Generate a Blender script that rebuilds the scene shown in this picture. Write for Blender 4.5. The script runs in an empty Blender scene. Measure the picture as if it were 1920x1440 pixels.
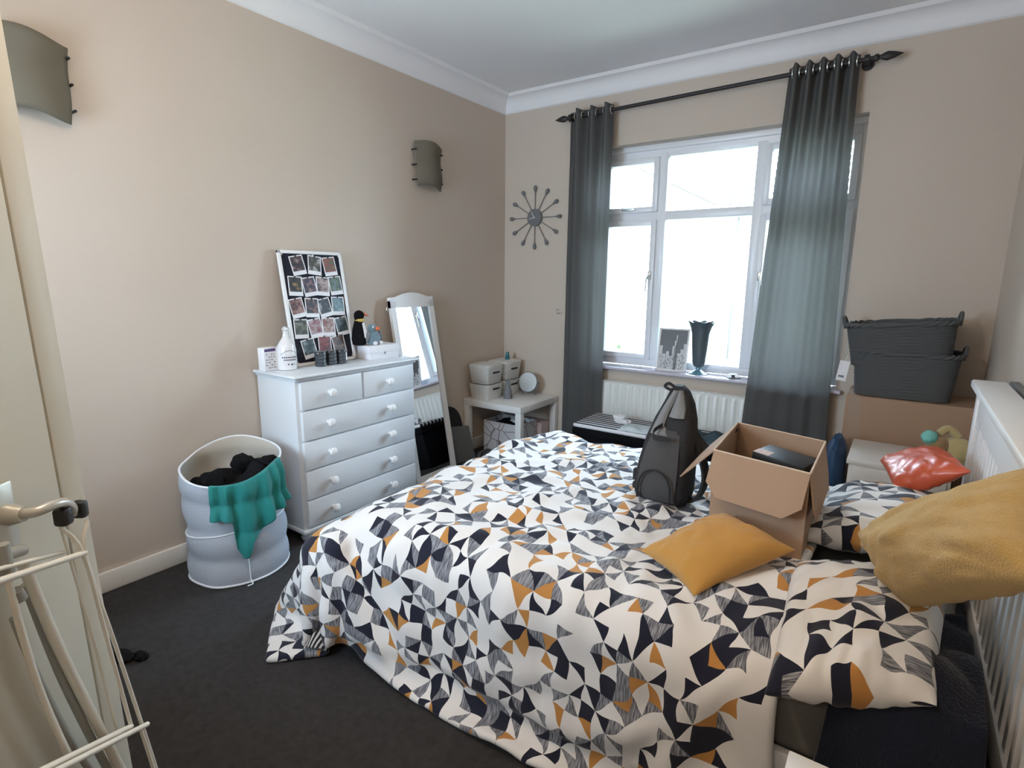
import bpy, bmesh, math, random
from mathutils import Vector, Matrix, noise
R = math.radians
SC = bpy.context.scene
COL = SC.collection
random.seed(7)

# ---------------------------------------------------------------- camera, world, light, exposure
cam_d = bpy.data.cameras.new('camera'); cam = bpy.data.objects.new('camera', cam_d); COL.objects.link(cam)
YAW, PITCH, ROLL, FPX = .6101, .1909, .009, 1038.8
_f = Vector((-math.sin(YAW)*math.cos(PITCH), math.cos(YAW)*math.cos(PITCH), -math.sin(PITCH)))
_r = _f.cross(Vector((0, 0, 1))).normalized(); _u = _r.cross(_f)
_r2 = _r*math.cos(ROLL)+_u*math.sin(ROLL); _u2 = -_r*math.sin(ROLL)+_u*math.cos(ROLL)
m = Matrix((( _r2.x, _u2.x, -_f.x, 2.7858), (_r2.y, _u2.y, -_f.y, -3.8614), (_r2.z, _u2.z, -_f.z, 1.4021), (0, 0, 0, 1)))
cam.matrix_world = m
cam_d.sensor_width = 36; cam_d.lens = FPX*36/1920; cam_d.clip_start = .02
SC.camera = cam

w = bpy.data.worlds.new('sky'); SC.world = w; w.use_nodes = True
w.node_tree.nodes['Background'].inputs[0].default_value = (.62, .80, 1, 1)
w.node_tree.nodes['Background'].inputs[1].default_value = 26

def portal(loc, sx, sy, rx):
    d = bpy.data.lights.new('window_portal', 'AREA'); o = bpy.data.objects.new('window_portal', d); COL.objects.link(o)
    d.shape = 'RECTANGLE'; d.size = sx; d.size_y = sy; o.location = loc; o.rotation_euler = (R(rx), 0, 0); d.cycles.is_portal = True
portal((1.65, .3, 1.54), 1.72, 1.6, -90)          # daylight through the window in the picture
portal((.80, -4.40, 1.55), .95, 1.15, 90)        # daylight through the unseen window added behind the camera as fill

def lamp(name, loc, energy, color, r):
    d = bpy.data.lights.new(name, 'POINT'); o = bpy.data.objects.new(name, d); COL.objects.link(o)
    d.energy = energy; d.color = color; d.shadow_soft_size = r; o.location = loc
lamp('ceiling_fill', (1.75, -3.35, 2.45), 26, (1, .80, .60), .12)  # warm fill added out of view under the ceiling, no fitting modelled
lamp('hall_fill', (2.5, -4.9, 2.2), 14, (1, .92, .82), .15)  # unseen fill lamp added beyond the doorway to soften the room

SC.view_settings.view_transform = 'Standard'; SC.view_settings.look = 'None'
SC.view_settings.exposure = 0.28; SC.view_settings.gamma = 1; SC.view_settings.use_curve_mapping = False
SC.cycles.use_denoising = True
SC.cycles.max_bounces = 12; SC.cycles.diffuse_bounces = 6; SC.cycles.sample_clamp_indirect = 8
SC.cycles.caustics_reflective = False; SC.cycles.caustics_refractive = False

# ---------------------------------------------------------------- helpers
MW = {}
def thing(name, label, cat, loc=(0, 0, 0), rotz=0, group=None, kind=None):
    o = bpy.data.objects.new(name, None); COL.objects.link(o); o.empty_display_size = .05
    o.location = loc; o.rotation_euler = (0, 0, rotz)
    MW[o.name] = Matrix.Translation(loc) @ Matrix.Rotation(rotz, 4, 'Z')
    return tag(o, label, cat, group, kind)
def tag(o, label=None, cat=None, group=None, kind=None):
    if label: o['label'] = label
    if cat: o['category'] = cat
    if group: o['group'] = group
    if kind: o['kind'] = kind
    return o
def add(name, bm, mat, parent=None, smooth=True, local=False, sub=0, label=None, angle=40, fixn=True):
    """link one bmesh as one object; world coordinates unless local=True"""
    if fixn: bmesh.ops.recalc_face_normals(bm, faces=bm.faces[:])
    for f in bm.faces: f.smooth = smooth
    if smooth:
        for e in bm.edges:
            if len(e.link_faces) == 2 and e.calc_face_angle(0) > R(angle): e.smooth = False
    me = bpy.data.meshes.new(name); o = bpy.data.objects.new(name, me); COL.objects.link(o)
    if parent is not None:
        o.parent = parent; P = MW[parent.name]
        if not local: bmesh.ops.transform(bm, matrix=P.inverted(), verts=bm.verts)
        MW[o.name] = P.copy()
    else:
        xs = [v.co for v in bm.verts]
        c = Vector(((min(v.x for v in xs)+max(v.x for v in xs))/2, (min(v.y for v in xs)+max(v.y for v in xs))/2, min(v.z for v in xs)))
        bmesh.ops.translate(bm, vec=-c, verts=bm.verts); o.location = c; MW[o.name] = Matrix.Translation(c)
    bm.to_mesh(me); bm.free()
    for mt in (mat if isinstance(mat, (list, tuple)) else [mat]): me.materials.append(mt)
    if sub:
        s = o.modifiers.new('sub', 'SUBSURF'); s.levels = sub; s.render_levels = sub
    if label: o['label'] = label
    return o
def struct(name, bm, mat, **k):
    o = add(name, bm, mat, **k)
    if not k.get('parent'): o['kind'] = 'structure'
    return o
def copy_tree(root, loc, rotz=None):
    r = root.copy(); COL.objects.link(r); r.location = loc
    if rotz is not None: r.rotation_euler = (0, 0, rotz)
    for ch in root.children:
        c = ch.copy(); COL.objects.link(c); c.parent = r
        for g in ch.children:
            d = g.copy(); COL.objects.link(d); d.parent = c
    return r

def box(bm, x0, x1, y0, y1, z0, z1, bev=0, seg=2, M=None, mi=0):
    vs = [bm.verts.new((x, y, z)) for x in (x0, x1) for y in (y0, y1) for z in (z0, z1)]
    idx = [(0, 1, 3, 2), (4, 6, 7, 5), (0, 4, 5, 1), (2, 3, 7, 6), (0, 2, 6, 4), (1, 5, 7, 3)]
    fs = [bm.faces.new([vs[i] for i in f]) for f in idx]
    for f in fs: f.material_index = mi
    geo = vs
    if bev:
        es = list({e for f in fs for e in f.edges})
        r = bmesh.ops.bevel(bm, geom=es, offset=bev, segments=seg, affect='EDGES', profile=.5, clamp_overlap=True)
        geo = list({v for f in r['faces'] for v in f.verts} | {v for v in vs if v.is_valid})
        if mi:
            for f in r['faces']: f.material_index = mi
    if M is not None: bmesh.ops.transform(bm, matrix=M, verts=[v for v in geo if v.is_valid])
    return bm
def B(*a, **k): return box(bmesh.new(), *a, **k)
def ring_loft(bm, rings, cap=True, closed=True):
    rows = [[bm.verts.new(p) for p in r] for r in rings]
    n = len(rows[0])
    for a, b in zip(rows, rows[1:]):
        for i in range(n if closed else n-1):
            j = (i+1) % n
            bm.faces.new((a[i], a[j], b[j], b[i]))
    if cap and closed:
        bm.faces.new(rows[0][::-1]); bm.faces.new(rows[-1])
    return bm
def lathe(bm, prof, c=(0, 0, 0), n=24, axis='Z', cap=True, M=None):
    rings = []
    for r, z in prof:
        ring = []
        for i in range(n):
            a = 2*math.pi*i/n; x, y = max(r, 1e-4)*math.cos(a), max(r, 1e-4)*math.sin(a)
            p = (x, y, z) if axis == 'Z' else ((z, x, y) if axis == 'X' else (x, z, y))
            q = Vector(p)+Vector(c)
            ring.append(M @ q if M is not None else q)
        rings.append(ring)
    return ring_loft(bm, rings, cap)
def tube(bm, pts, r, n=10, cap=True, closed=False):
    pts = [Vector(p) for p in pts]; rings = []; up = None
    for i, p in enumerate(pts):
        if closed: t = pts[(i+1) % len(pts)]-pts[i-1]
        else: t = pts[min(i+1, len(pts)-1)]-pts[max(i-1, 0)]
        t.normalize()
        if up is None: up = t.orthogonal().normalized()
        up = (up-t*up.dot(t)).normalized(); s = t.cross(up)
        rr = r[i] if isinstance(r, (list, tuple)) else r
        rings.append([p+(up*math.cos(2*math.pi*k/n)+s*math.sin(2*math.pi*k/n))*rr for k in range(n)])
    if closed: rings.append(rings[0])
    ring_loft(bm, rings, cap and not closed)
    if closed: bmesh.ops.remove_doubles(bm, verts=bm.verts, dist=1e-6)
    return bm
def T(pts, r, n=10, **k): return tube(bmesh.new(), pts, r, n, **k)
def smooth_path(pts, n=6):
    pts = [Vector(p) for p in pts]; out = []
    for i in range(len(pts)-1):
        p0, p1, p2, p3 = pts[max(i-1, 0)], pts[i], pts[i+1], pts[min(i+2, len(pts)-1)]
        for k in range(n):
            t = k/n
            out.append(.5*((2*p1)+(-p0+p2)*t+(2*p0-5*p1+4*p2-p3)*t*t+(-p0+3*p1-3*p2+p3)*t**3))
    return out+[pts[-1]]
def superring(c, rx, ry, n=28, e=2.6, rot=0):
    out = []
    for i in range(n):
        a = 2*math.pi*i/n; ca, sa = math.cos(a), math.sin(a)
        x = rx*math.copysign(abs(ca)**(2/e), ca); y = ry*math.copysign(abs(sa)**(2/e), sa)
        out.append(Vector((c[0]+x*math.cos(rot)-y*math.sin(rot), c[1]+x*math.sin(rot)+y*math.cos(rot), c[2])))
    return out
def blob(bm, c, r, n=3, amp=.0, fr=6, M=None):
    q = bmesh.ops.create_icosphere(bm, subdivisions=n, radius=1)
    for v in q['verts']:
        k = 1+amp*noise.noise(v.co*fr*.3+Vector(c)*9)
        p = Vector((v.co.x*r[0]*k, v.co.y*r[1]*k, v.co.z*r[2]*k))
        if M is not None: p = M @ p
        v.co = p+Vector(c)
    return bm

# ---------------------------------------------------------------- materials
def mat(name, col, rough=.6, metal=0, spec=.5, noise_amt=0, nscale=8, bump=0, bscale=60, trans=0, sheen=0, alpha=None, coat=0):
    mt = bpy.data.materials.new(name); mt.use_nodes = True; nt = mt.node_tree; b = nt.nodes['Principled BSDF']
    b.inputs['Base Color'].default_value = (*col, 1); b.inputs['Roughness'].default_value = rough
    b.inputs['Metallic'].default_value = metal; b.inputs['Specular IOR Level'].default_value = spec
    b.inputs['Transmission Weight'].default_value = trans; b.inputs['Sheen Weight'].default_value = sheen
    b.inputs['Coat Weight'].default_value = coat
    tc = nt.nodes.new('ShaderNodeTexCoord')
    if noise_amt:
        n = nt.nodes.new('ShaderNodeTexNoise'); n.inputs['Scale'].default_value = nscale; n.inputs['Detail'].default_value = 5
        nt.links.new(tc.outputs['Object'], n.inputs['Vector'])
        mx = nt.nodes.new('ShaderNodeMix'); mx.data_type = 'RGBA'
        mx.inputs[6].default_value = (*[max(0, c*(1-noise_amt)) for c in col], 1); mx.inputs[7].default_value = (*[min(1, c*(1+noise_amt)) for c in col], 1)
        nt.links.new(n.outputs['Fac'], mx.inputs[0]); nt.links.new(mx.outputs[2], b.inputs['Base Color'])
    if bump:
        n = nt.nodes.new('ShaderNodeTexNoise'); n.inputs['Scale'].default_value = bscale; n.inputs['Detail'].default_value = 4
        nt.links.new(tc.outputs['Object'], n.inputs['Vector'])
        bp = nt.nodes.new('ShaderNodeBump'); bp.inputs['Strength'].default_value = bump; bp.inputs['Distance'].default_value = .01
        nt.links.new(n.outputs['Fac'], bp.inputs['Height']); nt.links.new(bp.outputs[0], b.inputs['Normal'])
    return mt
def translucent(name, col, tcol, fac=.4, bump=0, bscale=200):
    mt = mat(name, col, .85, bump=bump, bscale=bscale, spec=.2); nt = mt.node_tree; b = nt.nodes['Principled BSDF']; out = nt.nodes['Material Output']
    t = nt.nodes.new('ShaderNodeBsdfTranslucent'); t.inputs[0].default_value = (*tcol, 1)
    mx = nt.nodes.new('ShaderNodeMixShader'); mx.inputs[0].default_value = fac
    nt.links.new(b.outputs[0], mx.inputs[1]); nt.links.new(t.outputs[0], mx.inputs[2]); nt.links.new(mx.outputs[0], out.inputs[0])
    return mt
class NG:
    def __init__(s, nt): s.nt = nt
    def math(s, op, a, b=None, c=None):
        n = s.nt.nodes.new('ShaderNodeMath'); n.operation = op
        for i, v in enumerate((a, b, c)):
            if v is None: continue
            if isinstance(v, (int, float)): n.inputs[i].default_value = v
            else: s.nt.links.new(v, n.inputs[i])
        return n.outputs[0]
    def new(s, t): return s.nt.nodes.new(t)
    def link(s, a, b): s.nt.links.new(a, b)
def triangle_print(name, cell=.042):
    """white cotton printed with navy, grey hatched and mustard triangles (UV in metres)"""
    mt = mat(name, (.8, .8, .8), .85, spec=.2, sheen=.2); nt = mt.node_tree; b = nt.nodes['Principled BSDF']; g = NG(nt)
    uv = g.new('ShaderNodeUVMap'); mp = g.new('ShaderNodeMapping'); mp.vector_type = 'POINT'
    mp.inputs['Scale'].default_value = (1/cell, .9/cell, 1); mp.inputs['Location'].default_value = (100, 100, 0); mp.inputs['Rotation'].default_value = (0, 0, R(4))
    g.link(uv.outputs[0], mp.inputs[0])
    nz = g.new('ShaderNodeTexNoise'); nz.inputs['Scale'].default_value = .75; nz.inputs['Detail'].default_value = 0
    g.link(mp.outputs[0], nz.inputs['Vector'])
    sub = g.new('ShaderNodeVectorMath'); sub.operation = 'SUBTRACT'; sub.inputs[1].default_value = (.5, .5, .5); g.link(nz.outputs['Color'], sub.inputs[0])
    scl = g.new('ShaderNodeVectorMath'); scl.operation = 'SCALE'; scl.inputs['Scale'].default_value = .62; g.link(sub.outputs[0], scl.inputs[0])
    ad = g.new('ShaderNodeVectorMath'); ad.operation = 'ADD'; g.link(mp.outputs[0], ad.inputs[0]); g.link(scl.outputs[0], ad.inputs[1])
    sp = g.new('ShaderNodeSeparateXYZ'); g.link(ad.outputs[0], sp.inputs[0]); x, y = sp.outputs[0], sp.outputs[1]
    cx, cy, fx, fy = g.math('FLOOR', x), g.math('FLOOR', y), g.math('FRACT', x), g.math('FRACT', y)
    par = g.math('MODULO', g.math('ADD', cx, cy), 2)
    # diagonal of every cell: mirrored in alternate cells, so that triangles meet in stars
    fx2 = g.math('ADD', g.math('MULTIPLY', par, g.math('SUBTRACT', 1, fx)), g.math('MULTIPLY', g.math('SUBTRACT', 1, par), fx))
    side = g.math('GREATER_THAN', fx2, fy)
    cb = g.new('ShaderNodeCombineXYZ'); g.link(cx, cb.inputs[0]); g.link(cy, cb.inputs[1]); g.link(side, cb.inputs[2])
    wn = g.new('ShaderNodeTexWhiteNoise'); wn.noise_dimensions = '3D'; g.link(cb.outputs[0], wn.inputs['Vector'])
    # hatching strokes for the grey triangles
    mp2 = g.new('ShaderNodeMapping'); mp2.inputs['Scale'].default_value = (420, 28, 1); mp2.inputs['Rotation'].default_value = (0, 0, R(24)); g.link(uv.outputs[0], mp2.inputs[0])
    hz = g.new('ShaderNodeTexNoise'); hz.inputs['Scale'].default_value = 1; hz.inputs['Detail'].default_value = 1; g.link(mp2.outputs[0], hz.inputs['Vector'])
    hr = g.new('ShaderNodeValToRGB'); hr.color_ramp.elements[0].position = .40; hr.color_ramp.elements[1].position = .62
    hr.color_ramp.elements[0].color = (.085, .09, .11, 1); hr.color_ramp.elements[1].color = (.36, .37, .40, 1); g.link(hz.outputs['Fac'], hr.inputs[0])
    rp = g.new('ShaderNodeValToRGB'); rp.color_ramp.interpolation = 'CONSTANT'; el = rp.color_ramp.elements
    el[0].position = 0; el[0].color = (.80, .79, .78, 1); el[1].position = .25; el[1].color = (.014, .016, .032, 1)
    for p, c in ((.37, (.80, .79, .78)), (.66, (.50, .235, .065)), (.73, (.014, .016, .032))):
        e = el.new(p); e.color = (*c, 1)
    g.link(wn.outputs['Value'], rp.inputs[0])
    isg = g.math('MULTIPLY', g.math('GREATER_THAN', wn.outputs['Value'], .80), 1)
    mx = g.new('ShaderNodeMix'); mx.data_type = 'RGBA'; g.link(isg, mx.inputs[0]); g.link(rp.outputs[0], mx.inputs[6]); g.link(hr.outputs[0], mx.inputs[7])
    g.link(mx.outputs[2], b.inputs['Base Color'])
    return mt
def stripes(name, c1, c2, freq, rotz=0, duty=0, coord='UV', axis=0):
    mt = mat(name, c1, .8); nt = mt.node_tree; g = NG(nt); b = nt.nodes['Principled BSDF']
    tc = g.new('ShaderNodeTexCoord'); sp = g.new('ShaderNodeSeparateXYZ'); g.link(tc.outputs[coord], sp.inputs[0])
    s = g.math('GREATER_THAN', g.math('SINE', g.math('MULTIPLY', sp.outputs[axis], freq*2*math.pi)), duty)
    mx = g.new('ShaderNodeMix'); mx.data_type = 'RGBA'; mx.inputs[6].default_value = (*c1, 1); mx.inputs[7].default_value = (*c2, 1)
    g.link(s, mx.inputs[0]); g.link(mx.outputs[2], b.inputs['Base Color'])
    return mt

M = {}
M['wall'] = mat('wall_paint', (.585, .505, .43), .9, noise_amt=.02, nscale=2, bump=.06, bscale=140)
M['ceiling'] = mat('ceiling_paint', (.86, .86, .88), .9, bump=.05, bscale=90)
M['trim'] = mat('gloss_trim_paint', (.80, .78, .73), .4)
M['upvc'] = mat('white_window_plastic', (.84, .86, .90), .3)
M['carpet'] = mat('charcoal_carpet', (.072, .070, .071), 1, noise_amt=.35, nscale=45, bump=.9, bscale=420, spec=.1)
M['door'] = mat('door_paint', (.66, .63, .54), .45, bump=.03, bscale=30)
M['dresser'] = mat('dresser_paint', (.70, .73, .76), .38)
M['white'] = mat('white_paint', (.82, .82, .82), .4)
M['whitelam'] = mat('white_laminate', (.80, .80, .79), .35)
M['metal'] = mat('brushed_metal', (.6, .6, .58), .35, metal=1)
M['lever'] = mat('satin_grey_metal', (.62, .61, .56), .35, metal=.55)
M['black'] = mat('black_plastic', (.015, .015, .016), .45)
M['blackcloth'] = mat('black_cloth', (.008, .008, .009), .95, spec=.1)
M['rod'] = mat('dark_iron', (.035, .032, .032), .5, metal=.4)
M['curtain'] = translucent('charcoal_curtain', (.17, .168, .166), (.40, .40, .39), .5, bump=.25, bscale=500)
M['wirewhite'] = mat('white_coated_wire', (.80, .79, .72), .35)
M['greytube'] = mat('grey_airer_plastic', (.33, .34, .32), .5)
M['cardboard'] = mat('cardboard', (.36, .235, .155), .85, noise_amt=.08, nscale=5, bump=.05, bscale=80)
M['cardedge'] = mat('cardboard_edge', (.62, .50, .38), .9)
M['mustard'] = mat('mustard_cotton', (.52, .265, .055), .9, noise_amt=.08, nscale=4, bump=.25, bscale=500, sheen=.3)
M['mustard2'] = mat('pale_mustard_knit', (.56, .37, .12), .95, noise_amt=.12, nscale=60, bump=.6, bscale=260, sheen=.3)
M['navy'] = mat('navy_fleece', (.010, .013, .024), .95, noise_amt=.5, nscale=7, bump=.6, bscale=150, spec=.15, sheen=.15)
M['sheet'] = mat('grey_fitted_sheet', (.16, .155, .14), .95, bump=.15, bscale=40)
M['print'] = triangle_print('triangle_print')
M['printp'] = triangle_print('triangle_print_pillow', .047)
M['plain'] = mat('plain_white_cotton', (.78, .77, .78), .85, bump=.1, bscale=200)
M['reverse'] = stripes('striped_reverse', (.02, .02, .025), (.75, .74, .72), 70, duty=.1, axis=0)
M['teal'] = mat('teal_jersey', (.004, .20, .19), .7, bump=.15, bscale=200, sheen=.2)
M['hamper'] = translucent('white_mesh_nylon', (.66, .71, .80), (.62, .68, .8), .35, bump=.5, bscale=160)
M['lining'] = translucent('cream_lining', (.70, .64, .55), (.7, .65, .58), .3)
M['piping'] = mat('white_piping', (.80, .83, .88), .6)
M['basket'] = mat('grey_wicker', (.085, .088, .09), .8)
M['red'] = mat('orange_red_plastic', (.60, .10, .04), .38, coat=.15, bump=.10, bscale=22)
M['plushyellow'] = mat('pale_yellow_plush', (.52, .42, .20), .95, bump=.5, bscale=180, sheen=.5)
M['plushbrown'] = mat('tan_plush', (.36, .22, .10), .95, bump=.5, bscale=180, sheen=.4)
M['mint'] = mat('mint_plush', (.22, .58, .52), .9, bump=.3, bscale=160)
M['blue'] = mat('blue_plastic_bag', (.015, .06, .16), .45, bump=.4, bscale=18)
M['packgrey'] = mat('grey_backpack_cloth', (.062, .060, .060), .9, noise_amt=.25, nscale=180, bump=.3, bscale=350)
M['packlight'] = mat('light_grey_backpack_trim', (.20, .205, .21), .85, noise_amt=.15, nscale=180)
M['packblack'] = mat('black_backpack_cloth', (.016, .016, .018), .8, bump=.3, bscale=250)
M['radiator'] = mat('radiator_enamel', (.72, .73, .70), .35)
M['glassdark'] = mat('dark_ribbed_glass', (.035, .045, .055), .12, spec=.8, coat=.6)
M['ceramic'] = mat('white_ceramic', (.76, .75, .76), .2, coat=.4)
M['ink'] = mat('navy_ink', (.03, .035, .09), .6)
M['purple'] = mat('purple_print', (.09, .06, .20), .5)
M['yellow'] = mat('yellow_print', (.75, .62, .15), .5)
M['card'] = mat('white_card', (.80, .80, .83), .6)
M['boardcloth'] = mat('navy_board_cloth', (.007, .008, .018), .9, bump=.3, bscale=60)
M['mirror'] = mat('mirror_glass', (.86, .90, .93), .015, metal=1)
M['vanity'] = mat('vanity_mirror_glass', (.95, .92, .88), .28, metal=1)
M['teal_glass'] = mat('teal_glass', (.02, .25, .30), .1, trans=.5, coat=.5)
M['sill'] = mat('sill_tile', (.60, .57, .66), .22)
M['grey'] = mat('mid_grey', (.16, .165, .17), .5)
M['vase'] = mat('smoky_vase_glass', (.10, .13, .15), .18, coat=.5, trans=.25)
M['vasefoot'] = mat('blue_glass_foot', (.14, .30, .38), .15, coat=.5, trans=.2)
M['orange'] = mat('orange_felt', (.75, .16, .06), .8)
M['bluegrey'] = mat('blue_grey_plush', (.15, .23, .27), .95, bump=.6, bscale=200, sheen=.4)
M['pwhite'] = mat('white_plush', (.78, .78, .80), .95, bump=.3, bscale=200)
M['pyellow'] = mat('yellow_plush_collar', (.60, .42, .12), .95)
M['pink'] = mat('pale_pink_card', (.62, .50, .50), .7)
def glass(name, tint=(1, 1, 1)):
    mt = bpy.data.materials.new(name); mt.use_nodes = True; nt = mt.node_tree; nt.nodes.clear(); g = NG(nt)
    o = g.new('ShaderNodeOutputMaterial'); t = g.new('ShaderNodeBsdfTransparent'); t.inputs[0].default_value = (*tint, 1)
    gl = g.new('ShaderNodeBsdfGlossy'); gl.inputs['Roughness'].default_value = .02
    fr = g.new('ShaderNodeFresnel'); fr.inputs[0].default_value = 1.35
    mx = g.new('ShaderNodeMixShader'); g.link(fr.outputs[0], mx.inputs[0]); g.link(t.outputs[0], mx.inputs[1]); g.link(gl.outputs[0], mx.inputs[2]); g.link(mx.outputs[0], o.inputs[0])
    return mt
M['pane'] = glass('window_glass', (.96, .98, .98))
M['frost'] = translucent('frosted_glass', (.29, .265, .21), (.34, .32, .25), .45)
def hatchbox():
    mt = mat('veined_white_print', (.7, .68, .66), .7); nt = mt.node_tree; g = NG(nt); b = nt.nodes['Principled BSDF']
    tc = g.new('ShaderNodeTexCoord'); v = g.new('ShaderNodeTexVoronoi'); v.feature = 'DISTANCE_TO_EDGE'; v.inputs['Scale'].default_value = 9
    g.link(tc.outputs['Object'], v.inputs['Vector'])
    r = g.new('ShaderNodeValToRGB'); r.color_ramp.elements[0].position = .01; r.color_ramp.elements[0].color = (.16, .12, .12, 1)
    r.color_ramp.elements[1].position = .035; r.color_ramp.elements[1].color = (.60, .59, .60, 1); g.link(v.outputs[0], r.inputs[0]); g.link(r.outputs[0], b.inputs['Base Color'])
    return mt
M['veined'] = hatchbox()
def woven():
    mt = mat('white_woven_plastic', (.74, .74, .71), .5); nt = mt.node_tree; g = NG(nt); b = nt.nodes['Principled BSDF']
    tc = g.new('ShaderNodeTexCoord'); v = g.new('ShaderNodeTexVoronoi'); v.inputs['Scale'].default_value = 190; g.link(tc.outputs['Object'], v.inputs['Vector'])
    r = g.new('ShaderNodeValToRGB'); r.color_ramp.elements[0].position = .25; r.color_ramp.elements[0].color = (.80, .80, .77, 1)
    r.color_ramp.elements[1].position = .8; r.color_ramp.elements[1].color = (.56, .56, .54, 1); g.link(v.outputs['Distance'], r.inputs[0]); g.link(r.outputs[0], b.inputs['Base Color'])
    bp = g.new('ShaderNodeBump'); bp.inputs['Strength'].default_value = .6; bp.inputs['Distance'].default_value = .004; bp.invert = True; g.link(v.outputs['Distance'], bp.inputs['Height']); g.link(bp.outputs[0], b.inputs['Normal'])
    return mt
M['woven'] = woven()

# ---------------------------------------------------------------- duvet (real cloth, dropped over the bed)
def simulate_duvet():
    tmp = []
    def cb(x0, x1, y0, y1, z0, z1, bev):
        bm = B(x0, x1, y0, y1, z0, z1, bev=bev, seg=4); me = bpy.data.meshes.new('c'); bm.to_mesh(me); bm.free()
        o = bpy.data.objects.new('c', me); COL.objects.link(o); tmp.append(o)
        o.modifiers.new('c', 'COLLISION'); o.collision.thickness_outer = .012; o.collision.cloth_friction = 25
    cb(1.14, 3.3, -2.60, -1.2, -.2, .5, .07); cb(-1, 4, -5, 1, -1, 0, 0)
    bm = bmesh.new(); ring_loft(bm, [[(1.2, y, -.1), (.76, y-.0, -.1), (.78, y, .02), (1.10, y, .43), (1.2, y, .44)] for y in (-2.69, -1.22)])
    bmesh.ops.recalc_face_normals(bm, faces=bm.faces[:]); me = bpy.data.meshes.new('c'); bm.to_mesh(me); bm.free(); o = bpy.data.objects.new('c', me); COL.objects.link(o); tmp.append(o)
    o.modifiers.new('c', 'COLLISION'); o.collision.thickness_outer = .012
    nx, ny = 78, 74; X0, X1, Y0, Y1 = .70, 2.65, -3.06, -1.0; vs = []
    for j in range(ny):
        for i in range(nx):
            x = X0+(X1-X0)*i/(nx-1); y = Y0+(Y1-Y0)*j/(ny-1)+.12*(1-j/(ny-1))*max(0, 1-(x-X0)/1.2)
            vs.append((x, y, .57+.05*noise.noise(Vector((x*3, y*3, 1)))+.035*noise.noise(Vector((x*7, y*7, 4)))))
    fs = [(j*nx+i, j*nx+i+1, (j+1)*nx+i+1, (j+1)*nx+i) for j in range(ny-1) for i in range(nx-1)]
    me = bpy.data.meshes.new('d'); me.from_pydata(vs, [], fs); o = bpy.data.objects.new('d', me); COL.objects.link(o); tmp.append(o)
    vg = o.vertex_groups.new(name='pin')
    vg.add([j*nx+i for j in range(ny) for i in range(nx) if i >= nx-2 and -2.5 < vs[j*nx+i][1] < -1.3], .95, 'REPLACE')
    cl = o.modifiers.new('cl', 'CLOTH'); s = cl.settings
    s.quality = 6; s.mass = .4; s.tension_stiffness = 15; s.compression_stiffness = 15; s.shear_stiffness = 3; s.bending_stiffness = .5
    s.tension_damping = 8; s.air_damping = 2; s.shrink_min = -.06; s.vertex_group_mass = 'pin'; s.pin_stiffness = .4
    cs = cl.collision_settings; cs.distance_min = .012; cs.collision_quality = 3; cs.use_self_collision = False
    fe = 75; a, b_ = SC.frame_start, SC.frame_end
    SC.frame_start = 1; SC.frame_end = fe; cl.point_cache.frame_start = 1; cl.point_cache.frame_end = fe
    for f in range(1, fe+1): SC.frame_set(f)
    ev = o.evaluated_get(bpy.context.evaluated_depsgraph_get()); out = [v.co.copy() for v in ev.data.vertices]
    for q in tmp: bpy.data.objects.remove(q, do_unlink=True)
    SC.frame_set(1); SC.frame_start, SC.frame_end = a, b_
    return out, nx, ny, fs, (X0, X1, Y0, Y1)
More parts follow.
